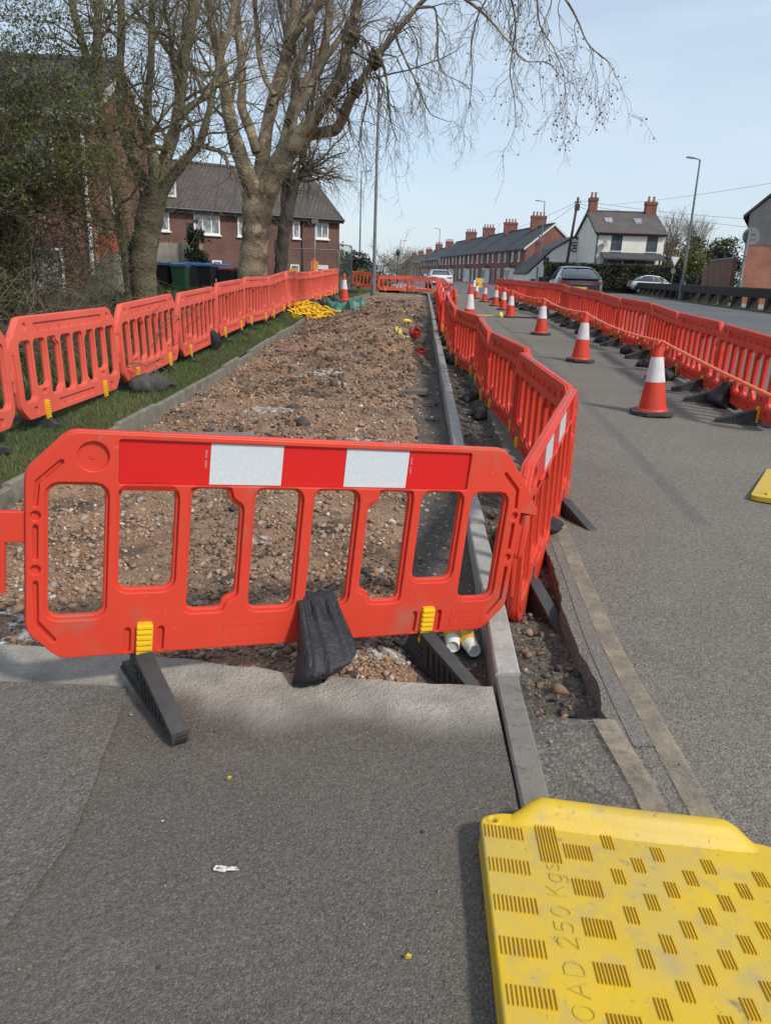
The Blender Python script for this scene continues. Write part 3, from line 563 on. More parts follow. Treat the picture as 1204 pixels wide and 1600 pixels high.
# ---------------- sandbags ----------------
m_bag=M('black_woven_bag',(.012,.012,.014),.62,((.028,.028,.03),6),(260,.45,.003),spec=.3)
m_bagf=M('black_sack_cloth',(.016,.016,.018),.55,((.032,.033,.036),9),(55,.7,.012),spec=.4)
m_bagg=M('dusty_woven_bag',(.075,.073,.07),.75,((.035,.034,.034),7),(200,.5,.004))
def lump(name,label,loc,size,rz=0,mat=m_bag,seed=0,group='sandbags weighing down the barriers',n=20,neck=True):
    rr=np.random.default_rng(seed); V=[];F=[]; nu,nv=28,14; ph=rr.uniform(0,6,6)
    for i in range(nv+1):
        v=i/nv*math.pi
        for j in range(nu):
            u=j/nu*2*math.pi; k=1+.20*math.sin(2*u+ph[0])*math.sin(v)+.09*math.sin(5*u+ph[1]+2*v)+.05*math.sin(9*u+ph[2]-3*v)*math.sin(v)+.03*math.sin(14*u+5*v)
            x=math.sin(v)*math.cos(u)*k; y=math.sin(v)*math.sin(u)*k; z=math.cos(v)*(1+.12*math.sin(3*u+ph[3]))
            z=max(z,-.55) ; z=z+.55; x=x*(1+.15*max(0,.6-z)); 
            V.append((x*size[0],y*size[1],z*size[2]/1.55))
    for i in range(nv):
        for j in range(nu): F.append((i*nu+j,(i+1)*nu+j,(i+1)*nu+(j+1)%nu,i*nu+(j+1)%nu))
    b=MB(); b.add(V,F)
    t=thing(name,label,'sandbag',loc,rz,group); b.build('sack',mat,t,smooth=True)
    if neck:
        c=MB(); pts=[(size[0]*.85,0,size[2]*.35),(size[0]*1.1,.01,size[2]*.36),(size[0]*1.35,.02,size[2]*.28)]; c.tube(pts,[size[2]*.22,size[2]*.10,size[2]*.24],10); c.build('tied_neck',mat,t,smooth=True)
    return t
# bag hung over the bottom rail of the nearest barrier
def hung_bag(name,label,loc,yaw,W,zt,zb,back=.30,bulge=.10,skew=0,mat=m_bag,seed=1,fwd=.1,group='sandbags weighing down the barriers'):
    rr=np.random.default_rng(seed); nu=72; rows=[]
    # profile over the rail: from back bottom, over the rail top, down the front into a full belly
    st=[]; 
    for s in np.linspace(0,1,30):
        if s<.22: q=s/.22; st.append((.05+.02*math.sin(q*3.1),zt-back*(1-q),.62+.2*q,.02+.06*math.sin(q*3.14)))
        elif s<.34: q=(s-.22)/.12; a=q*math.pi; st.append((.045*math.cos(a),zt+.03*math.sin(a),.82,.016))
        else: q=(s-.34)/.66; st.append((-.045-.17*q**1.3*fwd,zt-(zt-zb)*q,.82+.30*math.sin(q*math.pi*.62)-.10*max(0,q-.85)/.15,.014+bulge*math.sin(min(1,q*1.12)**1.5*math.pi)**.9))
    b=MB(); V=[];F=[]; ph=rr.uniform(0,6,5)
    for i,(y,z,wf,th) in enumerate(st):
        q=max(0,(i/29-.34)/.66)
        for j in range(nu):
            u=j/nu*2*math.pi; cx=math.copysign(abs(math.cos(u))**.75,math.cos(u)); sy=math.copysign(abs(math.sin(u))**.75,math.sin(u))
            x=cx*W/2*wf; f=math.exp(-q*1.5) if i>9 else .6
            fold=1.5*(.013*math.sin(9*cx+ph[0]+2.5*q*cx)+.010*math.sin(17*cx+ph[1]-2*q)+.007*math.sin(29*cx+ph[2]+3*q)+.004*math.sin(43*cx+ph[3]))*f+.006*math.sin(7*q*3+3*cx+ph[4])*min(1,q*2)
            yy=y+sy*th+(-1 if sy<0 else 1)*fold*.9*abs(sy) - (th*.75 if i>9 else 0)
            if fwd>.5:
                e=min(1,max(0,(q-.45)/.55)); e=e*e*(3-2*e); x=x*(1-.45*e) if cx>0 else x*(1+.05*e); z_=.11*e*max(0,cx)**1.2
            else: z_=0
            V.append((x+skew*q*q*W*(1-.3*cx),yy,z_+z+(.02*cx*q if i>9 else 0)+ (-.05*W*cx*q*q if i>9 else 0)))
    for i in range(len(st)-1):
        for j in range(nu): F.append((i*nu+j,i*nu+(j+1)%nu,(i+1)*nu+(j+1)%nu,(i+1)*nu+j))
    F.append(tuple(range(nu))); F.append(tuple(range((len(st)-1)*nu,len(st)*nu))[::-1]); b.add(V,F)
    o=b.build(name,mat,smooth=True); o.location=loc; o.rotation_euler=(0,0,yaw); return tag(o,label,'sandbag',group)
_u=(math.cos(.415),math.sin(.415)); q=.105
hung_bag('sandbag','black cloth sandbag draped over the bottom rail of the nearest barrier',(-.375+_u[0]*q,2.809+_u[1]*q,0),.415,.205,.275,.022,back=.2,bulge=.088,skew=-.2,fwd=1.0,mat=m_bagf)
x,y,z,a,r=LROW[3]; hung_bag('sandbag','black sandbag slung over the bottom rail of a verge barrier',(x+.0,y+.62,z-.964),a+PI,.34,.32,.02,mat=m_bag,seed=4,bulge=.09)
x,y,z,a,r=OROW[0]; hung_bag('sandbag','black sandbag slung on the nearest barrier of the open road row',(x+.05,y+.40,z-.964),a,.26,.33,.03,mat=m_bag,seed=6,bulge=.1,skew=.1)
x,y,z,a,r=RROW[0]; hung_bag('sandbag','black sandbag slung behind the angled barrier over the trench',(x-.03,y+.12,z-.964),a+PI,.30,.31,.08,back=.08,mat=m_bag,seed=8,bulge=.1)
lump('sandbag','grey dusty sandbag lying on the grass between two verge barriers',(-2.66,8.42,float(terr(-2.66,8.42))),(.21,.15,.19),.5,m_bagg,3)
SB=[(3.85,10.9,.20,.3,'black sandbag beside the nearest cone, under the second open road barrier'),(4.35,14.0,.21,.2,'black sandbag between the second and third open road barriers left of the cone'),(4.1,12.3,.16,.3,'flat black sandbag lying under the third open road barrier'),(4.4,16.0,.2,.1,'black sandbag between the feet of the fifth open road barrier'),(4.5,18.1,.2,.2,'black sandbag under the sixth open road barrier'),(4.6,20.3,.2,.2,'black sandbag under the seventh open road barrier'),(4.75,24.5,.2,.2,'black sandbag under the ninth open road barrier'),(4.8,28.6,.2,.2,'black sandbag under the eleventh open road barrier')]
for i,(x,y,s,rz,lab) in enumerate(SB): lump('sandbag',lab,(x,y,float(g(y))),(s,s*.72,s*.75),rz+rng.normal(0,.4),m_bag,20+i)
SB=[(.98,8.3,.17,'black sandbag in the trench beside the third barrier from the corner'),(.95,9.3,.16,'black sandbag bulging from the trench row toward the kerb'),(1.0,12.6,.24,'black sandbag in the trench midway along the lane'),(1.08,15.2,.22,'black sandbag in the trench near the two red pipe caps'),(1.15,18.2,.24,'black sandbag in the trench beyond the red pipe caps'),(1.35,22,.24,'small far black sandbag at the trench row'),(1.9,33,.3,'farthest black sandbag at the trench row')]
for i,(x,y,s,lab) in enumerate(SB): lump('sandbag',lab,(x+.06,y,float(g(y))-.13),(s*.75,s*.85,s*.85),rng.uniform(0,3),m_bag,40+i)
for i,(x,y,lab) in enumerate([(-2.25,22.3,'grey sandbag leaning on the eighth verge barrier'),(-2.12,24.6,'grey sandbag leaning on the ninth verge barrier'),(-1.95,26.9,'grey sandbag leaning on the tenth verge barrier')]): lump('sandbag',lab,(x,y,float(terr(x,y))),(.16,.14,.32),.3,m_bagg,60+i)

# ---------------- traffic cones and tape ----------------
m_cone=M('cone_orange',(.70,.055,.022),.45,((.58,.05,.025),4),trans=.12,fine=((.35,.10,.07),7,.60,.78),rnd=.08)
m_sleeve=M('cone_sleeve',(.66,.64,.65),.35,((.56,.54,.55),7),rnd=.1,fine=((.40,.37,.36),11,.58,.75))
m_cbase=M('cone_rubber_base',(.045,.043,.04),.8,((.075,.07,.062),9),(60,.3,.004))
def make_cone():
    t=thing('traffic_cone','','traffic cone')
    H=.80; rb,rt=.150,.034; rad=lambda z:rb+(rt-rb)*(z-.05)/(H-.05)
    b=MB(); b.prism(rpoly([(.225,.105),(.105,.225),(-.105,.225),(-.225,.105),(-.225,-.105),(-.105,-.225),(.105,-.225),(.225,-.105)],.02,2),'z',.012,.05)
    for sx in (-1,1):
        for sy in (-1,1): b.box(sx*.15-.03,sx*.15+.03,sy*.15-.03,sy*.15+.03,0,.013)
    b.build('base',m_cbase,t,auto=40)
    c=MB(); c.lathe([(rad(.05)+.016,.05),(rad(.05)+.012,.062),(rad(.07),.072),(rad(.3),.3),(rad(.5),.5),(rad(.74),.74),(rad(.745)+.004,.745),(rad(.76)+.004,.76),(rad(.77),.765),(rt*.95,H-.006),(rt*.8,H),(rt*.55,H),(rt*.5,H-.03)],28); c.build('body',m_cone,t,auto=40)
    s=MB(); s.lathe([(rad(.36)+.0035,.36),(rad(.5)+.0035,.5),(rad(.625)+.0035,.625)],28,cap=False); s.build('reflective_sleeve',m_sleeve,t,smooth=True)
    return t
CONES=[(2.90,8.31,'nearest traffic cone, with the orange rope tied to its tip'),(3.12,12.66,'second traffic cone from the camera in the coned lane'),(3.38,17.59,'third traffic cone from the camera in the coned lane'),(3.56,23.59,'fourth cone along the coned lane, beside the yellow hose end'),(4.0,28.3,'fifth traffic cone along the coned lane'),(4.12,31.5,'sixth traffic cone along the coned lane'),(4.16,35.6,'seventh traffic cone along the coned lane'),(4.25,40.2,'farthest cone of the coned lane, where the orange rope ends'),(1.83,18.6,'traffic cone standing just behind the trench row barriers'),(2.08,37.8,'traffic cone where the trench row meets the far barriers'),(-1.83,29.6,'traffic cone on the grass at the end of the verge row')]
cone0=make_cone(); CT=[]
for i,(x,y,lab) in enumerate(CONES):
    c=cone0 if i==0 else dup(cone0); z=float(terr(x,y)) if x<-1 else float(g(y)); c.location=(x,y,z); c.rotation_euler=(rng.normal(0,.02),rng.normal(0,.02),rng.uniform(0,6)); tag(c,lab,'traffic cone','cones in the closed lane'); CT.append((x,y,z+.80))
    if i==10: c.scale=(1.2,1.2,1.25)
    if i==8: c.scale=(1.15,1.15,1.28)
for i,(x,y,lab) in enumerate([(22.6,76.2,'far traffic cone beside the hedge, left of the silver car'),(24.0,76.2,'far traffic cone close to the rear of the silver car'),(24.9,68,'far traffic cone in front of the silver car'),(26.2,62,'far traffic cone by the brick garden wall')]):
    c=dup(cone0); c.location=(x,y,float(g(y))+.35); c.rotation_euler=(0,0,i); c.scale=(1.25,)*3; tag(c,lab,'traffic cone','cones beyond the low rail')
m_tape=M('orange_rope',(1,.19,.03),.4)
b=MB(); P=[(3.6,2.6,1.0)]+[CT[i] for i in (0,1,2,3,4,5,6,7)]; pts=[]
P[0]=(2.62,4.2,.80)
for i in range(len(P)-1):
    for k in range(8):
        t=k/8; sag=.10*4*t*(1-t)*(.15 if i==0 else .55); pts.append((P[i][0]+(P[i+1][0]-P[i][0])*t,P[i][1]+(P[i+1][1]-P[i][1])*t,P[i][2]+(P[i+1][2]-P[i][2])*t-sag-.012))
pts.append((P[-1][0],P[-1][1],P[-1][2]-.012)); pts+=[(3.6,41.5,1.22),(2.9,43,1.23)]
b.tube(pts,.014,6); tag(b.build('marker_rope',m_tape,smooth=True),'bright orange rope strung from cone tip to cone tip','rope')

# ---------------- yellow trench cover in the foreground ----------------
m_mat=M('yellow_board',(.62,.405,.009),.52,((.54,.36,.014),3.5),(90,.25,.003),fine=[((.47,.34,.085),3.0,.42,.72),((.33,.27,.15),9,.52,.80),((.16,.13,.10),7,.655,.72),((.22,.17,.06),46,.62,.74)])
m_rib=M('yellow_rib',(.58,.37,.014),.5,((.52,.32,.016),9),fine=((.30,.21,.05),16,.60,.82))
m_let=M('yellow_letter',(.46,.33,.03),.55,fine=((.28,.22,.08),20,.5,.7))
MA=Vector((.2984,1.794,.078)); MU=Vector((.99641,-.02998,-.07914)); MV=Vector((-.03,-.99955,0)).normalized(); MN=MV.cross(MU).normalized()
if MN.z<0: MN=-MN
t=thing('trench_cover','scuffed yellow plastic trench cover with raised rib pads and a load marking','trench cover')
t.matrix_world=Matrix((MU,-MV,MN)).transposed().to_4x4(); t.location=MA    # local x along the lip, -y toward the camera
b=MB(); th=.022; outl=rpoly([(0,.035),(.07,.085),(.85,.085),(.905,.035),(.905,-1.2),(0,-1.2)],[.03,.02,.02,.03,.03,.03],3)
W=.905
out=rpoly([(.004,.033),(.07,.062),(.842,.062),(.901,.033),(.901,-1.2),(.004,-1.2)],[.03,.03,.03,.03,.03,.03],4)
me=curve_mesh('slab',[out,circ(.043,.022,.008,10)],.007,.006); b.add([(v.co.x,v.co.y,v.co.z-.013) for v in me.vertices],[tuple(p.vertices) for p in me.polygons])
# upturned lip: swept rounded ridge that runs down to the board at both ends
def ridge(xa,xb):
    V=[];F=[]; n=26; sec=[(-.052,-.006),(-.034,.004),(-.016,.024),(0,.043),(.014,.050),(.030,.050),(.044,.042),(.056,.020),(.064,-.02)]
    for i in range(n+1):
        s=i/n; x=xa+(xb-xa)*s; e=min(1,min(s,1-s)*n/4.2); e=e*e*(3-2*e); bow=.012*math.sin(s*math.pi*3)*.2
        for (yy,zz) in sec: V.append((x,.050-.03*(1-e)+yy*(.5+.5*e)+bow,zz*e+(-.008)*(1-e)))
    k=len(sec)
    for i in range(n):
        for q in range(k-1): F.append((i*k+q,i*k+q+1,(i+1)*k+q+1,(i+1)*k+q))
    F.append(tuple(range(k))); F.append(tuple(n*k+i for i in range(k))[::-1]); b.add(V,F)
ridge(.066,.846)
b.build('board',m_mat,t,auto=50)
# fixing ring
# skirt
c=MB()
for x0,x1,y0,y1 in ((.008,.016,-1.19,.0),(.889,.897,-1.19,.0)):
    c=MB(); c.box(x0,x1,y0,y1,-.075,-.012); c.build('side_skirt',m_mat,t)

c=MB(); c.lathe([(.010,0),(.014,.0032),(.019,.0032),(.022,0)],16,(.043,.022,0),cap=False); c.build('fixing_ring',m_mat,t,smooth=True)
def pad(cx,cy,wd,ht,n,skew=.10):
    c=MB()
    for k in range(n):
        x=cx-wd/2+wd*(k+.5)/n; h=wd/n*.30
        V=[(x-h*1.1,cy-ht/2,-.001),(x+h*1.1,cy-ht/2,-.001),(x+h*1.1-skew*ht*0,cy+ht/2,-.001),(x-h*1.1,cy+ht/2,-.001),(x-h*.6,cy-ht/2+.002,+.0056),(x+h*.6,cy-ht/2+.002,+.0056),(x+h*.6,cy+ht/2-.002,+.0056),(x-h*.6,cy+ht/2-.002,+.0056)]
        c.add(V,[(4,5,6,7),(0,1,5,4),(1,2,6,5),(2,3,7,6),(3,0,4,7)])
    c.build('rib_pad',m_rib,t)
for k in range(9): pad(.069+.0013*k,-.026-.1275*k,.115,.052,11)
pad(.190,-.048,.062,.15,7)
for k in range(9): pad(.270,-.071-.1275*k,.080,.058,9)
for i in range(7):
    u=.365+.0675*i
    for k in range(10):
        v=.017-.1275*0+.022*(u-.365)/.137+.1275*k+(.064 if i%2 else 0)+.004*i*0
        if v<1.15 and not (i%2 and v<.05): pad(u,-v-.005*i*.3,.035,.055,4)
pad(.845,-.10,.05,.05,4)
GL=dict(L=[[(0,1),(0,0),(.55,0)]],O=[[(.35*math.cos(a)+.35,.5+.5*math.sin(a)) for a in np.linspace(0,6.283,17)]],A=[[(0,0),(.35,1),(.7,0)],[(.12,.35),(.58,.35)]],D=[[(0,0),(0,1),(.3,1),(.55,.85),(.65,.5),(.55,.15),(.3,0),(0,0)]],
 K=[[(0,0),(0,1)],[(.55,1),(0,.42)],[(.18,.58),(.6,0)]],g=[[(.5,.6),(.4,.68),(.2,.7),(.05,.58),(0,.35),(.07,.1),(.22,0),(.4,.04),(.5,.2)],[(.5,.7),(.5,-.15),(.4,-.32),(.2,-.36),(.03,-.25)]],s=[[(.42,.6),(.3,.7),(.1,.68),(.02,.55),(.1,.42),(.35,.3),(.44,.15),(.34,.02),(.12,0),(0,.1)]])
GL['2']=[[(.02,.75),(.1,.95),(.3,1),(.52,.9),(.56,.7),(.45,.5),(0,0),(.6,0)]]; GL['5']=[[(.55,1),(.1,1),(.05,.58),(.25,.64),(.48,.55),(.57,.32),(.46,.08),(.2,0),(0,.1)]]; GL['0']=[[(.28*math.cos(a)+.28,.5+.5*math.sin(a)) for a in np.linspace(0,6.283,17)]]
v=-.625
for ch,adv in (('L',.047),('O',.056),('A',.056),('D',.072),('2',.046),('5',.046),('0',.066),('K',.046),('g',.042),('s',.04)):
    c=MB()
    for st in GL[ch]: c.tube([(.205-p[1]*.047,v+p[0]*.052,.0008) for p in st],.0021,5)
    o=c.build('letter',m_let,t); v+=adv
# second board at the right edge
t2=thing('trench_cover','corner of a yellow board lying on the road at the right edge','trench cover',(2.62,5.25,.095),-.03)
b=MB(); b.prism(rpoly([(0,0),(.95,0),(.95,1.0),(0,1.0)],.05,4),'z',0,.035); b.build('board',m_mat,t2,auto=40)
b=MB(); b.prism([(.05,.033),(.09,.06),(.12,.06),(.16,.033)],'x',.1,.9); b.build('lip',m_mat,t2,auto=40)
t2.rotation_euler=(0,0,-.55)

# ---------------- small things on the dug lane ----------------
m_cup=M('white_paper_cup',(.72,.71,.68),.55); m_cupy=M('yellow_cup_band',(.72,.42,.02),.5); m_cupin=M('cup_base',(.42,.40,.37),.7); m_blk=M('black_print',(.02,.02,.02),.6)
def cup(label,p0,p1):
    """rim at p0 (far), base at p1 (near)"""
    a=Vector(p0);d=(Vector(p1)-a); t=thing('paper_cup',label,'cup',a,0,'discarded paper cups'); t.rotation_euler=d.to_track_quat('Z','Y').to_euler(); h=d.length; r0,r1=.042,.030
    rad=lambda s:r0+(r1-r0)*s
    b=MB(); b.lathe([(r0+.003,0),(r0+.003,.006),(rad(.05),.006),(rad(.5),h*.5),(r1,h),(r1-.003,h),(r1-.004,h-.006),(.0,h-.006)],24,cap=False); b.build('body',m_cup,t,auto=40)
    b=MB(); b.lathe([(rad(.02)+.001,h*.03),(rad(.48)+.001,h*.5)],24,cap=False); b.build('band',m_cupy,t,smooth=True); return t
_dz=lambda x,y,h:(x,y,max(float(dirtz(np.array(x),np.array(y))),float(dirtz(np.array(x),np.array(y-.06))))+h)
CUP1=(_dz(.398,3.215,.062),_dz(.425,3.09,.052)); CUP2=(_dz(.335,3.25,.066),_dz(.330,3.125,.056))
c=cup('white and yellow paper cup lying nearer the kerb',CUP1[0],CUP1[1])
c=cup('white and yellow paper cup with a dark logo lying beside the barrier foot',CUP2[0],CUP2[1])
b=MB(); 
for k in range(5):
    a0=-.5+k*.2
    for s in (0,): b.add([(.0435*math.cos(a0-1.2),.0435*math.sin(a0-1.2),.030),(.0435*math.cos(a0-1.0),.0435*math.sin(a0-1.0),.030),(.0405*math.cos(a0-1.0),.0405*math.sin(a0-1.0),.056),(.0405*math.cos(a0-1.2),.0405*math.sin(a0-1.2),.056)],[(0,1,2,3)])
b.build('print',m_blk,c)
# inspection cover lying on the lane
m_iron=M('grey_cover_plate',(.15,.145,.13),.7,((.22,.21,.19),6),(30,.4,.006))
x0,y0=-1.62,6.55; z0=float(dirtz(np.array(-1.4),np.array(6.7)))+.03
t=thing('inspection_cover','grey chequered cover plate lying flat behind the nearest barrier','cover',(x0,y0,z0),.12); b=MB(); b.prism(rpoly([(-.42,-.30),(.42,-.30),(.42,.30),(-.42,.30)],.02,2),'z',-.03,.012); b.build('plate',m_iron,t,auto=40)
b=MB()
for i in range(14):
    for j in range(10):
        x=-.37+i*.057;y=-.26+j*.057; b.box(x-.018,x+.018,y-.006,y+.006,.011,.017) if (i+j)%2 else b.box(x-.006,x+.006,y-.018,y+.018,.011,.017)
b.build('tread',m_iron,t)
# slab of lifted tarmac
def shard(name,label,cat,x,y,pts,th,mat,rx=0,ry=0,z=0,group=None):
    b=MB(); V=[(p[0]+rng.normal(0,.01),p[1]+rng.normal(0,.01)) for p in rpoly(pts,.03,2)]; b.prism(V,'z',-th,0); o=b.build(name,mat,auto=30); o.location=(x,y,float(dirtz(np.array(x),np.array(y)))+th*.7+z); o.rotation_euler=(rx,ry,rng.uniform(-.3,.3)); return tag(o,label,cat,group)
m_slab=asphalt('lifted_tarmac',(.10,.098,.092),(.16,.155,.145),(.24,.23,.22),110,2,.3,.7,.8)
shard('tarmac_slab','grey slab of lifted tarmac lying by the kerb','slab',.30,9.7,[(-.18,-.12),(.16,-.15),(.2,.1),(.0,.15),(-.19,.1)],.05,m_slab,.02,-.03,.0)
shard('tarmac_slab','black broken slab of tarmac just below the grey one','slab',.42,9.0,[(-.15,-.07),(.12,-.09),(.17,.06),(-.05,.09)],.045,m_lump,.04,-.05,-.02)
shard('tarmac_slab','black tarmac slab standing against the dust beside the kerb','slab',.52,8.3,[(-.10,-.07),(.09,-.09),(.12,.07),(-.08,.08)],.045,m_lump,-.1,.12,-.02)
# red pipe ends, yellow tape in the hole
m_red=M('red_pipe',(.55,.03,.025),.4); m_ytape=M('yellow_warning_tape',(.70,.60,.06),.5)
for lab,x,y,r,a in (('red pipe cap in the hole, the larger and farther one',.50,17.3,.11,.5),('small red pipe cap in the hole by the kerb',.56,14.6,.07,.2)):
    z=float(dirtz(np.array(x),np.array(y)))+r*.9; t=thing('pipe_cap',lab,'pipe',(x,y,z),0,'red duct ends in the hole'); t.rotation_euler=(1.35,0,a)
    b=MB(); b.lathe([(r*.9,-.3),(r*.9,-.02),(r*1.1,-.02),(r*1.1,.10),(r*.95,.11),(r*.9,.06),(0,.06)],20,cap=False); b.build('pipe',m_red,t,auto=40)
    b=MB(); b.box(-r*.8,r*.8,-.015,.015,.058,.085); b.build('rib',m_red,t)
V=[];F=[]
for i in range(14):
    s=i/13; x=.10+.22*s+.03*math.sin(s*9); y=17.1-2.0*s; z=float(dirtz(np.array(x),np.array(y)))+.05+.03*math.sin(s*7)
    V+=[(x-.03,y,z),(x+.035,y+.02*math.sin(s*20),z+.03+.02*math.sin(s*13))]
F=[(2*i,2*i+1,2*i+3,2*i+2) for i in range(13)]; b=MB(); b.add(V,F); V2=[(v[0],v[1],v[2]+.004) for v in V]; b.add(V2,F); tag(b.build('warning_tape',m_ytape,smooth=True),'crumpled yellow tape trailing over the dug mound','tape')
lump('yellow_rag','small yellow rag at the far rim of the hole',(.36,18.4,float(dirtz(np.array(.36),np.array(18.4)))),(.09,.07,.07),0,m_ytape,71,None,neck=False)['category']='rag'
# white plaster dust patches: thin crusts
m_plaster=M('spilt_plaster',(.55,.55,.54),.9,((.35,.33,.31),14),alpha=(16,.46,.60))
for i,(x,y,sx,sy,lab) in enumerate([(-1.72,3.15,.22,.20,'white plaster spill at the left edge behind the nearest barrier'),(-.78,4.35,.09,.07,'small white plaster spot seen through the barrier window'),(-.05,3.03,.16,.07,'white plaster spill beside the draped sandbag'),(-1.3,8.1,.28,.22,'white plaster streak on the lane left of centre'),(-.2,6.9,.30,.16,'bluish white plaster streak near the middle of the lane'),(-1.0,10.6,.35,.3,'white plaster streak far left on the lane'),(-.52,3.35,.11,.06,'white plaster crumbs low in the third barrier window')]):
    n=14; V=[];F=[]
    for jj in range(n):
        for ii2 in range(n):
            px=x+(ii2/(n-1)-.5)*2*sx; py=y+(jj/(n-1)-.5)*2*sy; rr=math.hypot((px-x)/sx,(py-y)/sy); V.append((px,py,float(dirtz(np.array(px),np.array(py)))+.018-.03*max(0,rr-.5)))
    F=[(j*n+i,j*n+i+1,(j+1)*n+i+1,(j+1)*n+i) for j in range(n-1) for i in range(n-1)]
    b=MB(); b.add(V,F); tag(b.build('plaster_spill',m_plaster,smooth=True),lab,'spill','white spills on the dug lane')
# green sheet and yellow netting beside the lane
m_green=M('green_tarpaulin',(.015,.10,.075),.45,((.03,.16,.12),5),(14,.5,.03))
def drape(name,label,cat,cx,cy,sx,sy,h,mat,seed,zf,rz=0):
    rr=np.random.default_rng(seed); n=34; V=[];F=[]; ph=rr.uniform(0,6,6); ca,sa=math.cos(rz),math.sin(rz)
    for j in range(n):
        for i in range(n):
            u=i/(n-1)*2-1; v=j/(n-1)*2-1; px=u*sx*(1+.2*math.sin(3*v+ph[0])); py=v*sy*(1+.2*math.sin(4*u+ph[1])); r=max(abs(u),abs(v))
            z=h*(max(0,1-r**2))**.6*(.6+.4*math.sin(2.3*u+ph[2]))+.05*h*math.sin(9*u+3*v+ph[3])+.12*h*abs(math.sin(5*u-4*v+ph[4]))*(1-r*.6)
            X=cx+px*ca-py*sa; Y=cy+px*sa+py*ca; V.append((X,Y,zf(X,Y)+.012+max(0,z)))
    F=[(j*n+i,j*n+i+1,(j+1)*n+i+1,(j+1)*n+i) for j in range(n-1) for i in range(n-1)]
    b=MB(); b.add(V,F); return tag(b.build(name,mat,smooth=True),label,cat)
gz=lambda X,Y: max(float(dirtz(np.array(X),np.array(Y))) if X>xl(Y) else -9,float(terr(X,Y)) if X<xl(Y)+.1 else -9)
drape('tarpaulin','crumpled dark green tarpaulin slumped over the edging','tarpaulin',-1.55,24.6,.62,.45,.6,m_green,3,gz,-.5)
# pile of yellow netting: many loops
cpts=np.array([(-2.02,21.0),(-1.86,20.6)]); NP=[]
for k in range(230):
    cx,cy=-2.22+rng.normal(0,.24),20.5+rng.normal(0,.55); r=rng.uniform(.05,.16); h=max(0,.26-.4*abs(cx+2.22)-.12*abs(cy-20.5))*rng.random(); ax=rng.normal(0,1,3); ax/=np.linalg.norm(ax); a=np.cross(ax,[.3,.8,.5]); a/=np.linalg.norm(a); bb=np.cross(ax,a); th=np.linspace(0,5.2,9)
    NP.append(np.array([cx,cy,float(terr(cx,cy))+.07+h])+r*(np.cos(th)[:,None]*a+np.sin(th)[:,None]*bb)*np.array([1,1,.6]))
V,F=tubes(np.array(NP),np.full((230,9),.022),5); m_net=M('yellow_netting',(.85,.50,.01),.45)
tag(npmesh('netting_pile',V,F,m_net,smooth=True),'tangled heap of bright yellow plastic netting on the grass','netting')
# hose across the lane with a yellow end
b=MB(); b.tube([(1.75,24.2,float(g(24))+.02),(2.6,24.0,.43),(3.2,23.9,.43)],.014,8); t=tag(b.build('hose',m_ytape,smooth=True),'thin yellow hose lying across the coned lane','hose')
b=MB(); b.tube([(3.75,23.6,.43),(5.0,23.2,.44),(5.3,23.1,.44)],.018,8); tag(b.build('hose',m_foot,smooth=True),'dark hose lying across the coned lane right of the fourth cone','hose')
lump('hose_connector','yellow lump at the end of the hose, left of the fourth cone',(3.25,23.4,float(g(23.4))),(.08,.07,.15),0,m_ytape,5,None,neck=False)['category']='connector'
# foreground litter
m_lit=M('white_droppings',(.75,.75,.72),.8,alpha=(60,.38,.55))
b=MB(); z=.0125
for pts in ([(-.435,1.655),(-.40,1.648),(-.395,1.668),(-.43,1.672)],[(-.40,1.655),(-.37,1.657),(-.362,1.660),(-.40,1.662)],[(-.40,1.66),(-.375,1.664),(-.37,1.668),(-.40,1.668)]): b.prism(rpoly(pts,.004,2),'z',z,z+.002)
tag(b.build('bird_dropping',m_lit),'white splash on the asphalt in the lower middle','droppings')
m_yl=M('yellow_petal',(.55,.42,.02),.6)
for i,(px,py,lab) in enumerate([(-.47,2.04,'tiny yellow petal on the asphalt below the sandbag'),(.09,1.40,'tiny yellow petal near the yellow board edge')]):
    b=MB(); b.add([(-.008,-.004,.0),(.006,-.006,.003),(.009,.004,.006),(-.003,.006,.001)],[(0,1,2,3)]); b.add([(-.006,0,.004),(.002,-.008,.008),(.008,.0,.004),(0,.007,.006)],[(0,1,2,3)]); o=b.build('petal',m_yl); o.location=(px,py,.015); tag(o,lab,'petal')

# ---------------- buildings ----------------
m_brickL=brick('red_brick',(.24,.080,.052),(.30,.11,.07),(.22,.17,.14))
m_brickR=brick('brown_brick',(.135,.052,.038),(.175,.07,.05),(.13,.10,.085))
m_brickT=brick('terrace_brick',(.22,.065,.048),(.28,.095,.062),(.19,.13,.11))
m_brickW=brick('garden_wall_brick',(.20,.075,.05),(.26,.10,.065),(.2,.15,.12))
m_brickO=brick('orange_brick',(.43,.135,.075),(.50,.175,.10),(.42,.27,.2))
m_tile=brick('roof_tile',(.085,.07,.062),(.11,.085,.072),(.03,.028,.026),.25,.22,.02)
m_slate=brick('slate',(.060,.062,.068),(.078,.078,.082),(.03,.03,.032),.3,.22,.012)
m_slateb=brick('brown_slate',(.095,.083,.077),(.12,.10,.09),(.05,.045,.04),.3,.25,.012)
m_render=M('cream_render',(.78,.745,.66),.9,((.70,.67,.59),.7),fine=((.42,.41,.36),2.2,.60,.85))
m_grend=M('grey_render',(.17,.17,.17),.9,((.13,.13,.13),1.2))
m_upvc=M('white_window_frame',(.74,.74,.72),.4); m_dark=M('dark_window_frame',(.035,.035,.038),.4)
m_glass=M('window_glass',(.05,.06,.075),.08,((.10,.115,.13),.8),spec=.9)
m_curt=M('curtained_glass',(.33,.35,.36),.15,((.12,.13,.15),2.5,.45,.55),spec=.8)
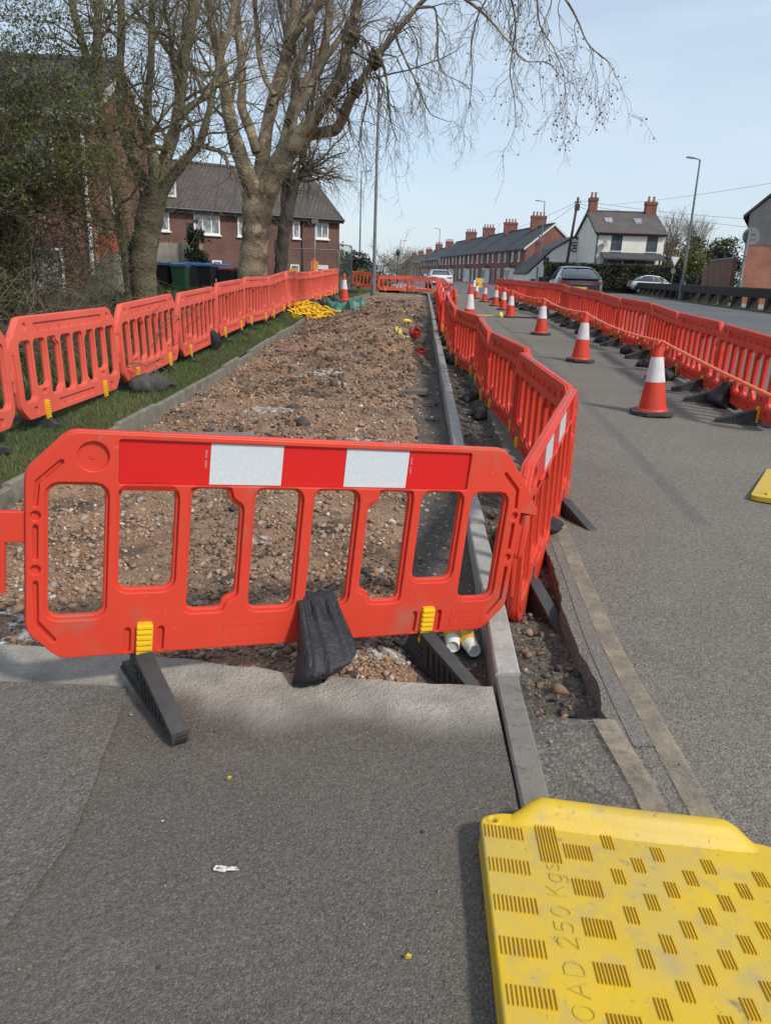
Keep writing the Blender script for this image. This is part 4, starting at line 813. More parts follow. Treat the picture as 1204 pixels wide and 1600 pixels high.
m_fascia=M('fascia',(.60,.60,.58),.5); m_dfascia=M('dark_red_fascia',(.065,.028,.024),.5); m_bfascia=M('black_gutter',(.03,.03,.032),.5)
m_door=M('white_door',(.62,.64,.64),.4); m_ddoor=M('dark_door',(.06,.035,.03),.5)
m_pot=M('clay_pot',(.30,.12,.07),.8); m_lead=M('lead_flashing',(.2,.2,.21),.6)
def win(par,x,z,wd,ht,y=0,n=1,fm=None,gm=None,tr=.0,depth=.05,sill=True,name='window'):
    """window on a front wall facing -y in the parent's frame"""
    fm=fm or m_upvc; b=MB(); f=.065
    b.box(x,x+wd,y-depth,y+.02,z,z+f); b.box(x,x+wd,y-depth,y+.02,z+ht-f,z+ht); b.box(x,x+f,y-depth+.003,y+.02,z+f,z+ht-f); b.box(x+wd-f,x+wd,y-depth+.003,y+.02,z+f,z+ht-f)
    for k in range(1,n): q=x+wd*k/n; b.box(q-f*.4,q+f*.4,y-depth+.005,y+.02,z+f,z+ht-f)
    if tr: b.box(x+f,x+wd-f,y-depth+.007,y+.02,z+ht*tr-f*.4,z+ht*tr+f*.4)
    o=b.build(name,fm,par)
    p=MB(); p.box(x+f*.8,x+wd-f*.8,y-.018,y-.012,z+f*.8,z+ht-f*.8); p.build('pane',gm or m_glass,o)
    if sill: s=MB(); s.box(x-.06,x+wd+.06,y-depth-.06,y+.01,z-.07,z-.003); s.build('sill',fm if fm is m_upvc else m_upvc,o)
    return o
def door(par,x,z,wd,ht,mat,y=0,frame=None,glaz=True):
    b=MB(); b.box(x,x+wd,y-.03,y+.02,z,z+ht); o=b.build('door',mat,par)
    f=MB(); F=.07; f.box(x-F,x,y-.05,y+.02,z,z+ht+F); f.box(x+wd,x+wd+F,y-.05,y+.02,z,z+ht+F); f.box(x,x+wd,y-.05,y+.02,z+ht,z+ht+F); f.build('door_frame',frame or m_upvc,o)
    if glaz: p=MB(); p.box(x+wd*.25,x+wd*.75,y-.038,y-.031,z+ht*.5,z+ht*.92); p.build('pane',m_glass,o)
    h=MB(); h.box(x+wd*.82,x+wd*.9,y-.06,y-.03,z+ht*.45,z+ht*.5); h.build('handle',m_lead,o); return o
def chimney(par,x,y,z0,w,d,h,pots,mat):
    b=MB(); b.box(x-w/2,x+w/2,y-d/2,y+d/2,z0,z0+h); b.box(x-w/2-.06,x+w/2+.06,y-d/2-.06,y+d/2+.06,z0+h-.28,z0+h-.14); b.box(x-w/2-.03,x+w/2+.03,y-d/2-.03,y+d/2+.03,z0+h-.13,z0+h+.02)
    o=b.build('chimney',mat,par,uv=True)
    for k in range(pots):
        q=MB(); xx=x+(k-(pots-1)/2)*w/max(pots,1)*.95 if w>=d else x; yy=y if w>=d else y+(k-(pots-1)/2)*d/pots*.95
        q.lathe([(.13,0),(.11,.12),(.10,.40),(.125,.42),(.125,.48),(.08,.48)],10,(xx,yy,z0+h+.02)); q.build('chimney_pot',m_pot,o,auto=40)
    return o
def house(name,label,loc,rz,W,D,He,Hr,wall,roof,fascia,over=.25,ov_g=.12,zb=-.8,group=None,barge=None):
    """front on local -y, x along the front, ridge along x"""
    t=thing(name,label,'house',loc,rz,group)
    b=MB(); b.prism([(0,zb),(D,zb),(D,He),(D/2,Hr-.05),(0,He)],'x',0,W); b.build('wall',wall,t,uv=True)
    k=(Hr-He)/(D/2); b=MB(); th=.12
    for s in (0,1):
        y0,y1=(-over,D/2) if s==0 else (D+over,D/2)
        z0=He-over*k; V=[(-ov_g,y0,z0),(W+ov_g,y0,z0),(W+ov_g,y1,Hr),(-ov_g,y1,Hr)]; V=[(a,c,d+.02) for a,c,d in V]+[(a,c,d-th+.02) for a,c,d in V]
        F=[(0,1,2,3),(7,6,5,4),(0,4,5,1),(1,5,6,2),(3,2,6,7),(0,3,7,4)]; b.add(V,F)
    r=b.build('roof',roof,t,uv=True)
    q=MB(); q.tube([(-ov_g,D/2,Hr+.03),(W+ov_g,D/2,Hr+.03)],.10,8); q.build('ridge_tiles',roof,r,uv=True)
    f=MB(); f.box(-ov_g,W+ov_g,-over-.03,-over+.03,He-over*k-.22,He-over*k-.005); f.tube([(-ov_g,-over-.09,He-over*k-.06),(W+ov_g,-over-.09,He-over*k-.06)],.06,8); f.build('fascia',fascia,t)
    if barge is not None:
        for x in (-ov_g-.03,W+ov_g): 
            f=MB(); V=[]
            for yy,zz in ((-over,He-over*k),(D/2,Hr),(D+over,He-over*k)): V+=[(x,yy,zz+.03),(x,yy,zz-.24),(x+.03,yy,zz+.03),(x+.03,yy,zz-.24)]
            F=[]
            for i in (0,4): F+=[(i,i+1,i+5,i+4),(i+2,i+6,i+7,i+3),(i,i+4,i+6,i+2),(i+1,i+3,i+7,i+5)]
            f.add(V,F+[(0,2,3,1),(8,9,11,10)]); f.build('bargeboard',barge,t)
    return t
def pipe(par,x,y,z0,z1,mat,r=.045):
    b=MB(); b.tube([(x,y,z0),(x,y,z1)],r,8); return b.build('downpipe',mat,par,smooth=True)
# row of brick houses behind the trees on the left
P0=Vector((-12.6,37.2)); P1=Vector((-2.98,43.2)); a=math.atan2(P1.y-P0.y,P1.x-P0.x); Wr=(P1-P0).length
hr=house('brick_house','long brown brick house row with tiled roof behind the bare trees',(P0.x,P0.y,.6),a,Wr,7.2,3.78,6.05,m_brickR,m_tile,m_bfascia)
cx=lambda px:(px)   # positions along the front, measured from its right end
def fr(px):          # along-front distance of an image column (1204-wide photo)
    d=(px-602)/1180; # ray x=d*y ; front: P0+s*u
    u=(P1-P0)/Wr; return (d*P0.y-P0.x)/(u.x-d*u.y)
for x0,x1,z,h,n in ((252,271,2.55,.95,1),(307,345,2.5,.98,3),(371,384,2.5,.95,1),(452,462,2.55,.95,1),(485,504,2.6,1.0,2)):
    s0,s1=fr(x0),fr(x1); win(hr,s0,z,s1-s0,h,0,n,gm=m_curt)
for x0,x1,z,h,n in ((252,272,.35,.8,1),(332,346,.2,1.1,1),(448,461,.0,1.25,1)):
    s0,s1=fr(x0),fr(x1); win(hr,s0,z,s1-s0,h,0,n,gm=m_curt)
s0,s1=fr(484.5),fr(502); door(hr,s0,-.55,s1-s0,1.75,m_door)
d0,d1=fr(263),fr(284); b=MB(); b.prism([(0.35,4.1),(1.9,4.1),(1.9,5.35),(.35,5.35)],'x',d0-.1,d1+.1); dm=b.build('dormer',m_fascia,hr); 
b=MB(); b.box(d0,d1,.31,.34,4.25,5.25); b.build('pane',m_curt,dm)
pipe(hr,fr(466),-.08,-.8,3.5,m_bfascia)
# tall gabled brick house behind the shrub
gw=house('gabled_house','tall red brick gabled house half hidden behind the tangled shrub',(-15.9,19.3,.4),.06,8.6,5.6,4.65,6.25,m_brickL,m_slate,m_fascia,barge=m_fascia)
for x in (1.2,4.0,6.4):
    win(gw,x,2.9,1.3,1.15,0,2,gm=m_curt); win(gw,x,.3,1.3,1.2,0,2,gm=m_curt)
pipe(gw,8.42,-.10,-.6,4.2,m_fascia,.05)
b=MB(); b.tube([(8.60,1.9,6.1),(8.60,1.9,7.6)],.02,6); b.box(8.52,8.68,1.6,2.2,7.2,7.23); b.box(8.52,8.68,1.75,2.05,7.4,7.43); b.build('aerial',m_upvc,gw)
b=MB(); b.box(8.605,8.64,1.2,1.6,2.4,3.3); o=b.build('window',m_upvc,gw); p=MB(); p.box(8.642,8.646,1.25,1.55,2.46,3.24); p.build('pane',m_glass,o)
# terrace on the far side
TA=Vector((15.9,97)); 
def terrace(label,A,B,He,Hr,D,nh,base,mat=m_brickT,first_gable=True):
    d=(A-B); L=d.length; a=math.atan2(d.y,d.x)        # local x from far end B to near end A ; front faces the road (local -y => left of direction reversed)
    t=house('terraced_house',label,(B.x,B.y,base),math.atan2((A-B).y,(A-B).x),L,D,He,Hr,mat,m_slate,m_bfascia,barge=m_fascia,group=None)
    return t,L
def fit_terr(label,A,B,He,Hr,nh,base,pots=4):
    t,L=terrace(label,A,B,He,Hr,-0,nh,base) if False else (None,0)
ROW=[]
segs=[(97,160,4.62,7.35,9,.56,'long row of red brick terraced houses with bay fronts'),(161,196,4.2,6.7,4,.58,'lower middle section of the red brick terrace, with white gable edge'),(197,256,3.85,6.1,6,.6,'farthest small section of the red brick terrace')]
tx=lambda y: float(np.interp(y,[97,160,256],[15.9,9.07,2.2]))
for (y0,y1,He,Hr,nh,base,lab) in segs:
    A=Vector((tx(y0),y0)); B=Vector((tx(y1),y1)); 
    # front faces -x: local x runs from far end to near end, so local -y points to -x
    L=(A-B).length; rz=math.atan2(A.y-B.y,A.x-B.x)
    t=house('terraced_house',lab,(B.x,B.y,base),rz,L,6.6,He,Hr,m_brickT,m_slate,m_bfascia,barge=m_fascia,zb=-.3)
    # local -y must point to the road (-x world)
    hw=L/nh
    for k in range(nh):
        x=k*hw
        win(t,x+.5,2.95,.95,1.35,0,1,gm=m_curt,tr=.7); win(t,x+hw*.55,2.95,.75,1.35,0,1,gm=m_curt,tr=.7)
        if k%2 or nh<5: win(t,x+.45,.55,1.5,1.55,0,3,gm=m_curt,tr=.7)
        else:
            b=MB(); b.prism([(x+.35,-.55),(x+2.3,-.55),(x+2.6,0.01),(x+.05,0.01)],'z',.0,2.2); o=b.build('bay',m_upvc,t)
            p=MB(); p.box(x+.5,x+1.25,-.575,-.555,.75,1.95); p.box(x+1.4,x+2.15,-.575,-.555,.75,1.95); p.build('pane',m_curt,o)
            r=MB(); r.prism([(x+.2,-.7),(x+2.45,-.7),(x+2.75,.02),(x-.1,.02)],'z',2.2,2.38); r.build('bay_roof',m_bfascia,o)
        door(t,x+hw*.64,.05,.9,2.0,[m_ddoor,m_door,m_ddoor][k%3])
    for k in range(nh+1):
        if k<nh or True:
            x=min(max(k*hw,.7),L-.7)
            if nh==9 and k%2==0 and k not in (0,): chimney(t,x,3.3,Hr-.45,.7,1.9,1.75,4,m_brickT)
            elif nh!=9 and k%2==1: chimney(t,x,3.3,Hr-.4,.7,1.6,1.5,4,m_brickT)
    for k in range(1,nh): 
        if k%2==0: pipe(t,k*hw,-.06,0,He-.2,m_bfascia,.05)
    b=MB(); b.tube([(L*.55,3.3,Hr),(L*.55,3.3,Hr+1.6)],.02,5); b.tube([(L*.55-.5,3.3,Hr+1.5),(L*.55+.5,3.3,Hr+1.5)],.015,5); b.build('aerial',m_lead,t)
# white cottage with catslide, between terrace and white house
ct=thing('white_cottage','low white rendered cottage with a round emblem on its gable','house',(13.9,82.5,.5))
b=MB(); b.prism([(0,-.3),(6.6,-.3),(6.6,3.6),(4.55,5.15),(2.5,3.95),(.0,1.4)],'y',0,9); b.build('wall',m_render,ct)
b=MB(); 
for (x0,z0,x1,z1) in ((6.85,3.5,4.55,5.22),(4.55,5.22,2.4,3.98),(2.4,3.98,-.15,1.45)):
    b.add([(x0,-.2,z0),(x1,-.2,z1),(x1,9.1,z1),(x0,9.1,z0),(x0,-.2,z0+.12),(x1,-.2,z1+.12),(x1,9.1,z1+.12),(x0,9.1,z0+.12)],[(0,1,2,3),(4,7,6,5),(0,4,5,1),(2,6,7,3),(0,3,7,4),(1,5,6,2)])
b.build('roof',m_slate,ct,uv=True)
b=MB(); pr=[(.44,0),(.44,.05),(.36,.05),(.36,0)]
V=[];F=[]
for i in range(24):
    A=2*PI*i/24
    for r,y in ((.5,0),(.5,-.06),(.40,-.06),(.40,0)): V.append((4.6+r*math.cos(A),y,4.25+r*math.sin(A)))
for i in range(24):
    for q in range(3): F.append((i*4+q,((i+1)%24)*4+q,((i+1)%24)*4+q+1,i*4+q+1))
b.add(V,F); b.box(4.35,4.85,-.05,-.01,4.35,4.43); b.box(4.35,4.85,-.05,-.01,4.08,4.16); b.box(4.45,4.53,-.05,-.01,4.0,4.5); b.box(4.66,4.74,-.05,-.01,4.0,4.5); b.build('round_emblem',m_bfascia,ct)
win(ct,3.0,1.75,2.0,.95,0,3,fm=m_dark); win(ct,1.55,2.35,.55,.8,0,1,fm=m_dark); win(ct,1.2,.5,.9,.7,0,2,fm=m_dark); win(ct,.3,.3,.6,.75,0,1,fm=m_upvc)
pipe(ct,1.0,-.07,0,2.2,m_bfascia); chimney(ct,2.1,6.5,3.4,.6,.6,1.6,1,m_brickT)
# detached white house
wh=house('white_house','detached cream rendered house with two chimneys and skylights',(18.75,75,.5),0,6.35,8.2,5.5,7.45,m_render,m_slateb,m_dfascia,over=.3,ov_g=.15,barge=m_bfascia)
b=MB(); b.box(-.01,6.36,-.03,0.0,5.1,5.42); b.build('frieze',m_dfascia,wh)
for x in (1.45,4.75): win(wh,x,3.75,.98,1.5,0,1,fm=m_dark,gm=m_glass,tr=.72)
b=MB(); b.prism([(-1.25,2.98),(-1.25,3.08),(0,3.62),(0,3.52)],'x',.55,6.2); pr=b.build('porch_roof',m_slate,wh,uv=True)
b=MB(); 
for x in (.75,5.75): b.box(x,x+.14,-1.1,-.96,-.2,3.0)
b.build('porch_post',m_bfascia,pr)
win(wh,.9,1.45,1.7,1.45,0,2,fm=m_dark); win(wh,4.0,1.45,1.7,1.45,0,2,fm=m_dark); door(wh,2.85,.85,.95,2.0,m_ddoor,frame=m_dark)
k=(7.45-5.5)/4.1
for x in (1.15,3.95):
    b=MB(); V=[(x,1.6,5.5+1.6*k+.10),(x+.75,1.6,5.5+1.6*k+.10),(x+.75,2.55,5.5+2.55*k+.10),(x,2.55,5.5+2.55*k+.10)]; V+=[(p[0],p[1],p[2]-.14) for p in V]; b.add(V,[(0,1,2,3),(0,4,5,1),(1,5,6,2),(2,6,7,3),(3,7,4,0)]); b.build('skylight',m_curt,wh)
chimney(wh,.35,4.1,6.9,.75,.75,1.75,2,m_brickT); chimney(wh,5.95,4.1,6.9,1.0,.75,1.55,2,m_brickT)
pipe(wh,.12,-.09,0,5.1,m_bfascia,.055)
b=MB(); b.lathe([(.0,.0),(.2,.03),(.32,.10)],14,(0,0,0),cap=False); o=b.build('satellite_dish',m_lead,wh,smooth=True); o.location=(.75,-.3,4.35); o.rotation_euler=(1.2,0,.6)
b=MB(); b.tube([(.75,-.25,4.35),(.4,-.02,4.15)],.025,6); b.build('dish_arm',m_lead,wh)
# brick gable building on the right
bg=thing('brick_outbuilding','orange brick building with grey rendered upper gable at the right edge','building',(20.9,48,.3),0)
rz=-.45; bg.rotation_euler=(0,0,rz)
b=MB(); b.box(0,9,0,.0+9,-.3,3.55); b.build('wall',m_brickO,bg,uv=True)
b=MB(); b.prism([(-.02,3.553),(9.02,3.553),(9.02,5.3),(4.6,9.6),(-.02,5.3)],'y',-.02,9.02); b.build('gable',m_grend,bg)
b=MB()
for (x0,z0,x1,z1) in ((-.35,5.05,4.6,9.75),(9.35,5.05,4.6,9.75)): b.add([(x0,-.25,z0),(x1,-.25,z1),(x1,9.2,z1),(x0,9.2,z0),(x0,-.25,z0+.16),(x1,-.25,z1+.16),(x1,9.2,z1+.16),(x0,9.2,z0+.16)],[(0,1,2,3),(4,7,6,5),(0,4,5,1),(2,6,7,3),(0,3,7,4),(1,5,6,2)])
b.build('roof',m_slate,bg,uv=True)
b=MB(); b.box(2.1,2.3,-.04,0,1.7,1.9); b.build('vent',m_bfascia,bg)
# garden walls and hedge
def wall(name,label,pts,h,th,mat,zb=-.4,cop=None,cat='wall'):
    t=thing(name,label,cat,(pts[0][0],pts[0][1],0)); 
    for (x0,y0,z0),(x1,y1,z1) in zip(pts[:-1],pts[1:]):
        d=Vector((x1-x0,y1-y0)).normalized(); nn=Vector((-d.y,d.x))*th/2; ox,oy=pts[0][:2]
        def ring(e,zl0,zl1,zh0,zh1): 
            n2=nn*e; return [(x0+n2.x-ox,y0+n2.y-oy,zl0),(x1+n2.x-ox,y1+n2.y-oy,zl1),(x1-n2.x-ox,y1-n2.y-oy,zl1),(x0-n2.x-ox,y0-n2.y-oy,zl0),(x0+n2.x-ox,y0+n2.y-oy,zh0),(x1+n2.x-ox,y1+n2.y-oy,zh1),(x1-n2.x-ox,y1-n2.y-oy,zh1),(x0-n2.x-ox,y0-n2.y-oy,zh0)]
        Fq=[(0,3,2,1),(4,5,6,7),(0,1,5,4),(1,2,6,5),(2,3,7,6),(3,0,4,7)]
        b=MB(); b.add(ring(1,z0+zb,z1+zb,z0+h,z1+h),Fq); b.build('brickwork',mat,t,uv=True)
        if cop: c=MB(); c.add(ring(1.35,z0+h+.003,z1+h+.003,z0+h+.10,z1+h+.10),Fq); c.build('coping',cop,t)
    return t
wall('garden_wall','stepped red brick garden wall joining the orange brick building',[(24.4,62.5,.5),(22.4,56.5,.5)],2.05,.25,m_brickW,cop=m_lead)
wall('garden_wall','tall red brick wall with dark coping next to the orange brick building',[(22.4,56.4,.5),(21.0,49.3,.5)],2.6,.25,m_brickW,cop=m_lead)
wall('low_wall','low red brick wall at the foot of the clipped hedge',[(13.6,77.5,.55),(24.5,66.3,.55)] if False else [(16.5,72.5,.55),(26.5,71.0,.55)],.75,.3,m_brickW)
# low timber and concrete rail along the road
m_rail=M('dark_weathered_rail',(.026,.019,.015),.9,((.042,.032,.026),1.5),(14,.6,.02),fine=((.07,.058,.048),5,.62,.85))
rt=thing('low_rail','low dark heavy rail on stubby posts along the far roadside','rail',(float(xrail(40)),40,0))
ys=np.arange(27,88,2.15)
for y in ys:
    x=float(xrail(y)); z=float(g(y)); b=MB(); b.prism([(-.24,-.2),(.24,-.2),(.21,.56),(-.21,.56)],'y',-.16,.16); o=b.build('post',m_rail,rt); o.location=(x-rt.location.x,y-rt.location.y,z); o.rotation_euler=(0,0,math.atan2(-(float(xrail(y+1))-x),1))
b=MB(); V=[];F=[]
yy2=np.linspace(26,89,40)
for y in yy2:
    x=float(xrail(y))-rt.location.x; z=float(g(y)); V+=[(x-.18,y-40,z+.55),(x+.18,y-40,z+.55),(x+.18,y-40,z+.95),(x+.14,y-40,z+1.0),(x-.14,y-40,z+1.0),(x-.18,y-40,z+.95)]
for i in range(len(yy2)-1):
    for q in range(6): F.append((i*6+q,i*6+(q+1)%6,(i+1)*6+(q+1)%6,(i+1)*6+q))
F+= [tuple(range(6)),tuple(range((len(yy2)-1)*6,len(yy2)*6))[::-1]]; b.add(V,F); b.build('beam',m_rail,rt)
# left bits: wooden fence, brick screen, pale stepped wall
m_wood=M('weathered_boards',(.40,.36,.30),.9,((.28,.25,.205),3),(50,.4,.006)); m_postw=M('fence_post',(.36,.22,.08),.85)
ft=thing('board_fence','weathered grey board fence between the left tree and the bins','fence',(-8.6,26.6,.6),.84*0+1.25)
ft.rotation_euler=(0,0,1.2)
for k in range(26):
    b=MB(); h=1.75+rng.normal(0,.012); b.box(k*.145,k*.145+.132,-.012,.012,0,h); b.build('board',m_wood,ft)
for k in (0,13,26): b=MB(); b.box(k*.145-.05,k*.145+.05,.02,.12,0,1.8); b.build('post',m_postw,ft)
m_step=M('pale_stone',(.33,.30,.24),.9,((.22,.20,.15),3),(30,.6,.01))
st=thing('stepped_wall','pale stepped stone wall behind the shrub, left of the forked tree','wall',(-5.35,15.2,.5)); st.scale=(.36,1,1.2)
for k in range(6): b=MB(); b.box(-.55*k-.55,-.55*k-.004,0,.5,-.3,1.05-.17*k); b.build('step',m_step,st)
m_panelr=M('red_brown_panel',(.36,.09,.04),.8,((.30,.075,.035),3))
pn=thing('brick_screen','small bright red brown panel with pale frame behind the forked tree','panel',(-6.62,17.8,1.70)); b=MB(); b.box(0,.66,0,.05,0,.52); b.build('panel',m_panelr,pn); b=MB(); b.box(-.04,0,-.01,.06,-1.3,.55); b.box(-.04,.7,-.01,.06,.523,.56); b.build('frame',m_step,pn)

# ---------------- trees ----------------
def ray_pt(px,py,Y):
    d=_fw+_rt*((px-602)/FPX)-_up*((py-800)/FPX); return np.array([d.x*Y/d.y,Y,EYE+d.z*Y/d.y])
def resample(pts,K):
    P=np.array(pts,float); d=np.r_[0,np.cumsum(np.linalg.norm(np.diff(P[:,:3],axis=0),axis=1))]; s=np.linspace(0,d[-1],K)
    # smooth with catmull-like blend
    Q=np.stack([np.interp(s,d,P[:,k]) for k in range(P.shape[1])],1)
    for _ in range(max(1,K//14)): Q[1:-1]=.25*Q[:-2]+.5*Q[1:-1]+.25*Q[2:]
    return Q
def limb(pts,Y,dy=0,K=26):
    """limb traced as (px,py,width_px) at depth Y that drifts by dy toward the tip"""
    n=len(pts); out=[]
    for i,(px,py,wd) in enumerate(pts):
        yy=Y+dy*i/(n-1); p=ray_pt(px,py,yy); out.append((*p,wd*yy/1180/2))
    Q=resample(out,K); Q[:,3]*=.9; return Q
def norm(v): return v/(np.linalg.norm(v,axis=-1,keepdims=True)+1e-9)
def grow(P,Rd,n,lmin,lmax,K,ang=(30,70),up=0.,wig=.25,tmin=.25,ratio=.55,rmin=.002,r0=None,rr=None,taper=.25,bias=None,tp=1.):
    rr=rr or rng; N,Kp,_=P.shape; idx=rr.integers(0,N,n); t=tmin+(1-tmin)*rr.random(n)**tp
    f=t*(Kp-1); i0=np.minimum(f.astype(int),Kp-2); w=(f-i0)[:,None]
    s=P[idx,i0]*(1-w)+P[idx,i0+1]*w; T=norm(P[idx,i0+1]-P[idx,i0]); rp=Rd[idx,i0]*(1-w[:,0])+Rd[idx,i0+1]*w[:,0]
    q=norm(np.cross(T,rr.normal(0,1,(n,3)))); a=np.radians(rr.uniform(ang[0],ang[1],n))[:,None]
    d=norm(T*np.cos(a)+q*np.sin(a)); 
    if bias is not None: d=norm(d+np.array(bias))
    L=rr.uniform(lmin,lmax,n); pts=[s]; st=(L/(K-1))[:,None]
    for k in range(K-1):
        d=norm(d+wig*rr.normal(0,1,(n,3))+np.array([0,0,1.])*np.asarray(up).reshape(-1,1) if np.ndim(up) else d+wig*rr.normal(0,1,(n,3))+np.array([0,0,up])); pts.append(pts[-1]+d*st)
    Q=np.stack(pts,1); r=np.maximum(rp*ratio,rmin) if r0 is None else np.minimum(np.full(n,r0),np.maximum(rp*.8,rmin)); R=r[:,None]*np.linspace(1,taper,K)[None,:]; return Q,np.maximum(R,rmin*.6)
class Tree:
    def __init__(s): s.V=[];s.F=[];s.o=0
    def add(s,P,Rd,S=4):
        V,F=tubes(P,Rd,S); s.V.append(V); s.F.append(F+s.o); s.o+=len(V); return s
    def build(s,name,mat,parent,loc):
        return npmesh(name,np.concatenate(s.V)-np.array(loc),np.concatenate(s.F),mat,parent,smooth=True)
m_bark=M('plane_bark',(.24,.188,.122),.9,((.115,.086,.058),1.5,.42,.58),(22,1.0,.04),fine=[((.38,.31,.19),2.3,.53,.60),((.085,.066,.045),4.2,.57,.66),((.17,.18,.09),1.1,.60,.8)])
m_barkg=M('mossy_bark',(.19,.165,.10),.92,((.11,.09,.062),1.8),(24,1.0,.04),fine=[((.29,.245,.165),2.6,.55,.64),((.07,.055,.04),4,.58,.68),((.10,.13,.04),1.4,.52,.75)])
m_barkd=M('dark_bark',(.060,.050,.040),.95,((.035,.03,.026),3),(20,.8,.02))
m_twig=M('twig',(.20,.16,.115),.9,((.13,.10,.075),2)); m_twigd=M('dark_twig',(.13,.105,.07),.9,((.17,.14,.09),1.5)); m_twigp=M('pale_twig',(.17,.135,.10),.9)
m_twigs=M('shrub_twig',(.070,.055,.038),.9,((.11,.088,.06),1.5))
m_burl=M('burl_bark',(.16,.12,.075),.95,((.08,.06,.04),6),(30,1,.04))
m_seed=M('seed_ball',(.055,.042,.032),.95)
m_leafo=M('budding_leaf',(.09,.11,.02),.6,tint=[(0,(.030,.038,.012)),(.5,(.068,.084,.020)),(1,(.135,.155,.03))],trans=.3)
m_leafd=M('evergreen_leaf',(.02,.04,.015),.55,tint=[(0,(.010,.020,.010)),(.6,(.030,.050,.018)),(1,(.075,.095,.025))],trans=.15)
m_leafy=M('yellow_green_leaf',(.12,.14,.02),.6,tint=[(0,(.04,.055,.012)),(.6,(.11,.125,.02)),(1,(.21,.20,.03))],trans=.25)
m_hedge=M('hedge_leaf',(.03,.04,.015),.6,tint=[(0,(.012,.016,.008)),(.6,(.034,.042,.018)),(1,(.075,.072,.035))],trans=.1)
def leaves(name,P,size,mat,parent,loc,rr=None,tint=None):
    rr=rr or rng; n=len(P); a=norm(rr.normal(0,1,(n,3))); b=norm(np.cross(a,rr.normal(0,1,(n,3)))); s=(size*rr.uniform(.6,1.4,n))[:,None]; P=P-np.array(loc)
    V=np.stack([P-a*s*.5,P+b*s*.28,P+a*s*.6,P-b*s*.28],1).reshape(-1,3); F=np.arange(n*4).reshape(n,4)
    t=np.repeat(np.clip(rr.normal(.5,.25,n) if tint is None else tint,0,1),4); return npmesh(name,V,F,mat,parent,tint=t)
def burl(T,p,r):
    V,F=ico(4); q=rng.uniform(0,6,6); n=.20*np.sin(5*V[:,0]+q[0])*np.sin(6*V[:,1]+q[1])+.16*np.sin(11*V[:,2]+q[2]+3*V[:,0])+.12*np.sin(17*V[:,1]+q[3])*np.sin(15*V[:,0]+q[4]); V=V*(1+n[:,None]+.06*rng.normal(0,1,(len(V),1)))*np.array([.9,.9,1.15]); b=MB(); return V*r+np.array(p),F
def tree(name,label,limbs,Y,bark,twig,levels,base,cat='tree',group=None,seeds=None,droop=None,knobs=()):
    """limbs: list of resampled (K,4) arrays; levels: twig growth passes"""
    t=thing(name,label,cat,base,0,group); T=Tree(); L=[]
    for i,l in enumerate(limbs):
        P=l[None,:,:3].copy(); Rd=l[None,:,3].copy(); ns=1+.05*np.sin(np.arange(P.shape[1])*1.3+i)[None]
        T.add(P,Rd*ns,16 if l[0,3]>.14 else 10)
    tr=T.build('trunk',bark,t,base)
    if knobs:
        for p,r in knobs: V,F=burl(None,p,r); npmesh('burl',V-np.array(base),F,m_burl,tr)
    return t
def stack(ls,K=26): return np.stack([l[:,:3] for l in ls]),np.stack([l[:,3] for l in ls])
# main plane tree --------------------------------------------------
YM=20
main=[limb([(393,462,60),(394,436,50),(396,405,46),(399,370,44),(402,335,48),(404,305,54)],YM,0),
 limb([(402,330,30),(397,300,30),(384,268,28),(374,240,25),(364,210,22),(357,175,21),(350,130,18),(342,85,16),(330,35,12),(322,-30,10),(318,-120,6)],YM,-1.2,40),
 limb([(404,330,30),(405,290,28),(410,250,24),(414,215,21),(420,185,19),(428,150,19),(441,112,19),(453,65,17),(461,20,14),(465,-40,11),(470,-130,6)],YM,.5,40),
 limb([(410,325,34),(421,290,34),(435,258,34),(452,232,32),(470,212,28),(486,190,23),(506,163,20),(528,132,20),(537,108,22),(541,85,13),(550,45,12),(563,-5,11),(578,-80,7)],YM,-1.5,46),
 limb([(468,214,22),(490,208,18),(512,206,17),(527,204,17),(534,188,15),(541,168,19),(551,148,13),(568,118,10),(592,85,9),(618,52,8),(650,12,7.5),(690,-30,7),(740,-60,6)],YM,-2.5,46),
 limb([(436,255,22),(446,215,17),(455,185,17),(468,162,15),(485,140,14),(499,105,13.5),(507,70,13),(514,30,12),(518,-30,9)],YM,1.2,36),
 limb([(450,190,12),(458,160,13),(478,125,12),(503,96,10),(530,62,9),(552,22,8),(566,-30,6)],YM,2,30),
 limb([(402,240,16),(392,205,17),(382,180,16),(376,168,14),(379,140,13),(378,100,13),(373,60,12),(369,10,11),(368,-60,8)],YM,1.5,36),
 limb([(350,125,9),(335,114,8),(318,118,7),(302,106,7),(286,90,6),(276,65,5),(262,35,4)],YM,-1,26),
 limb([(345,85,9),(356,58,11),(364,25,11),(369,-15,9),(372,-70,6)],YM,.5,22),
 limb([(454,68,11),(466,48,11),(484,28,10),(502,0,9),(520,-45,6)],YM,-.6,22),
 limb([(424,165,10),(440,130,9),(448,95,8),(446,50,7),(436,5,6),(430,-40,5)],YM,1.5,22),
 limb([(430,150,8),(412,120,9),(404,85,8),(402,45,7),(398,0,6),(396,-50,4)],YM,2.2,22),
 limb([(452,232,14),(459,195,12),(461,150,11),(466,105,10),(479,65,9),(489,25,8),(495,-30,6)],YM,2.6,26)]
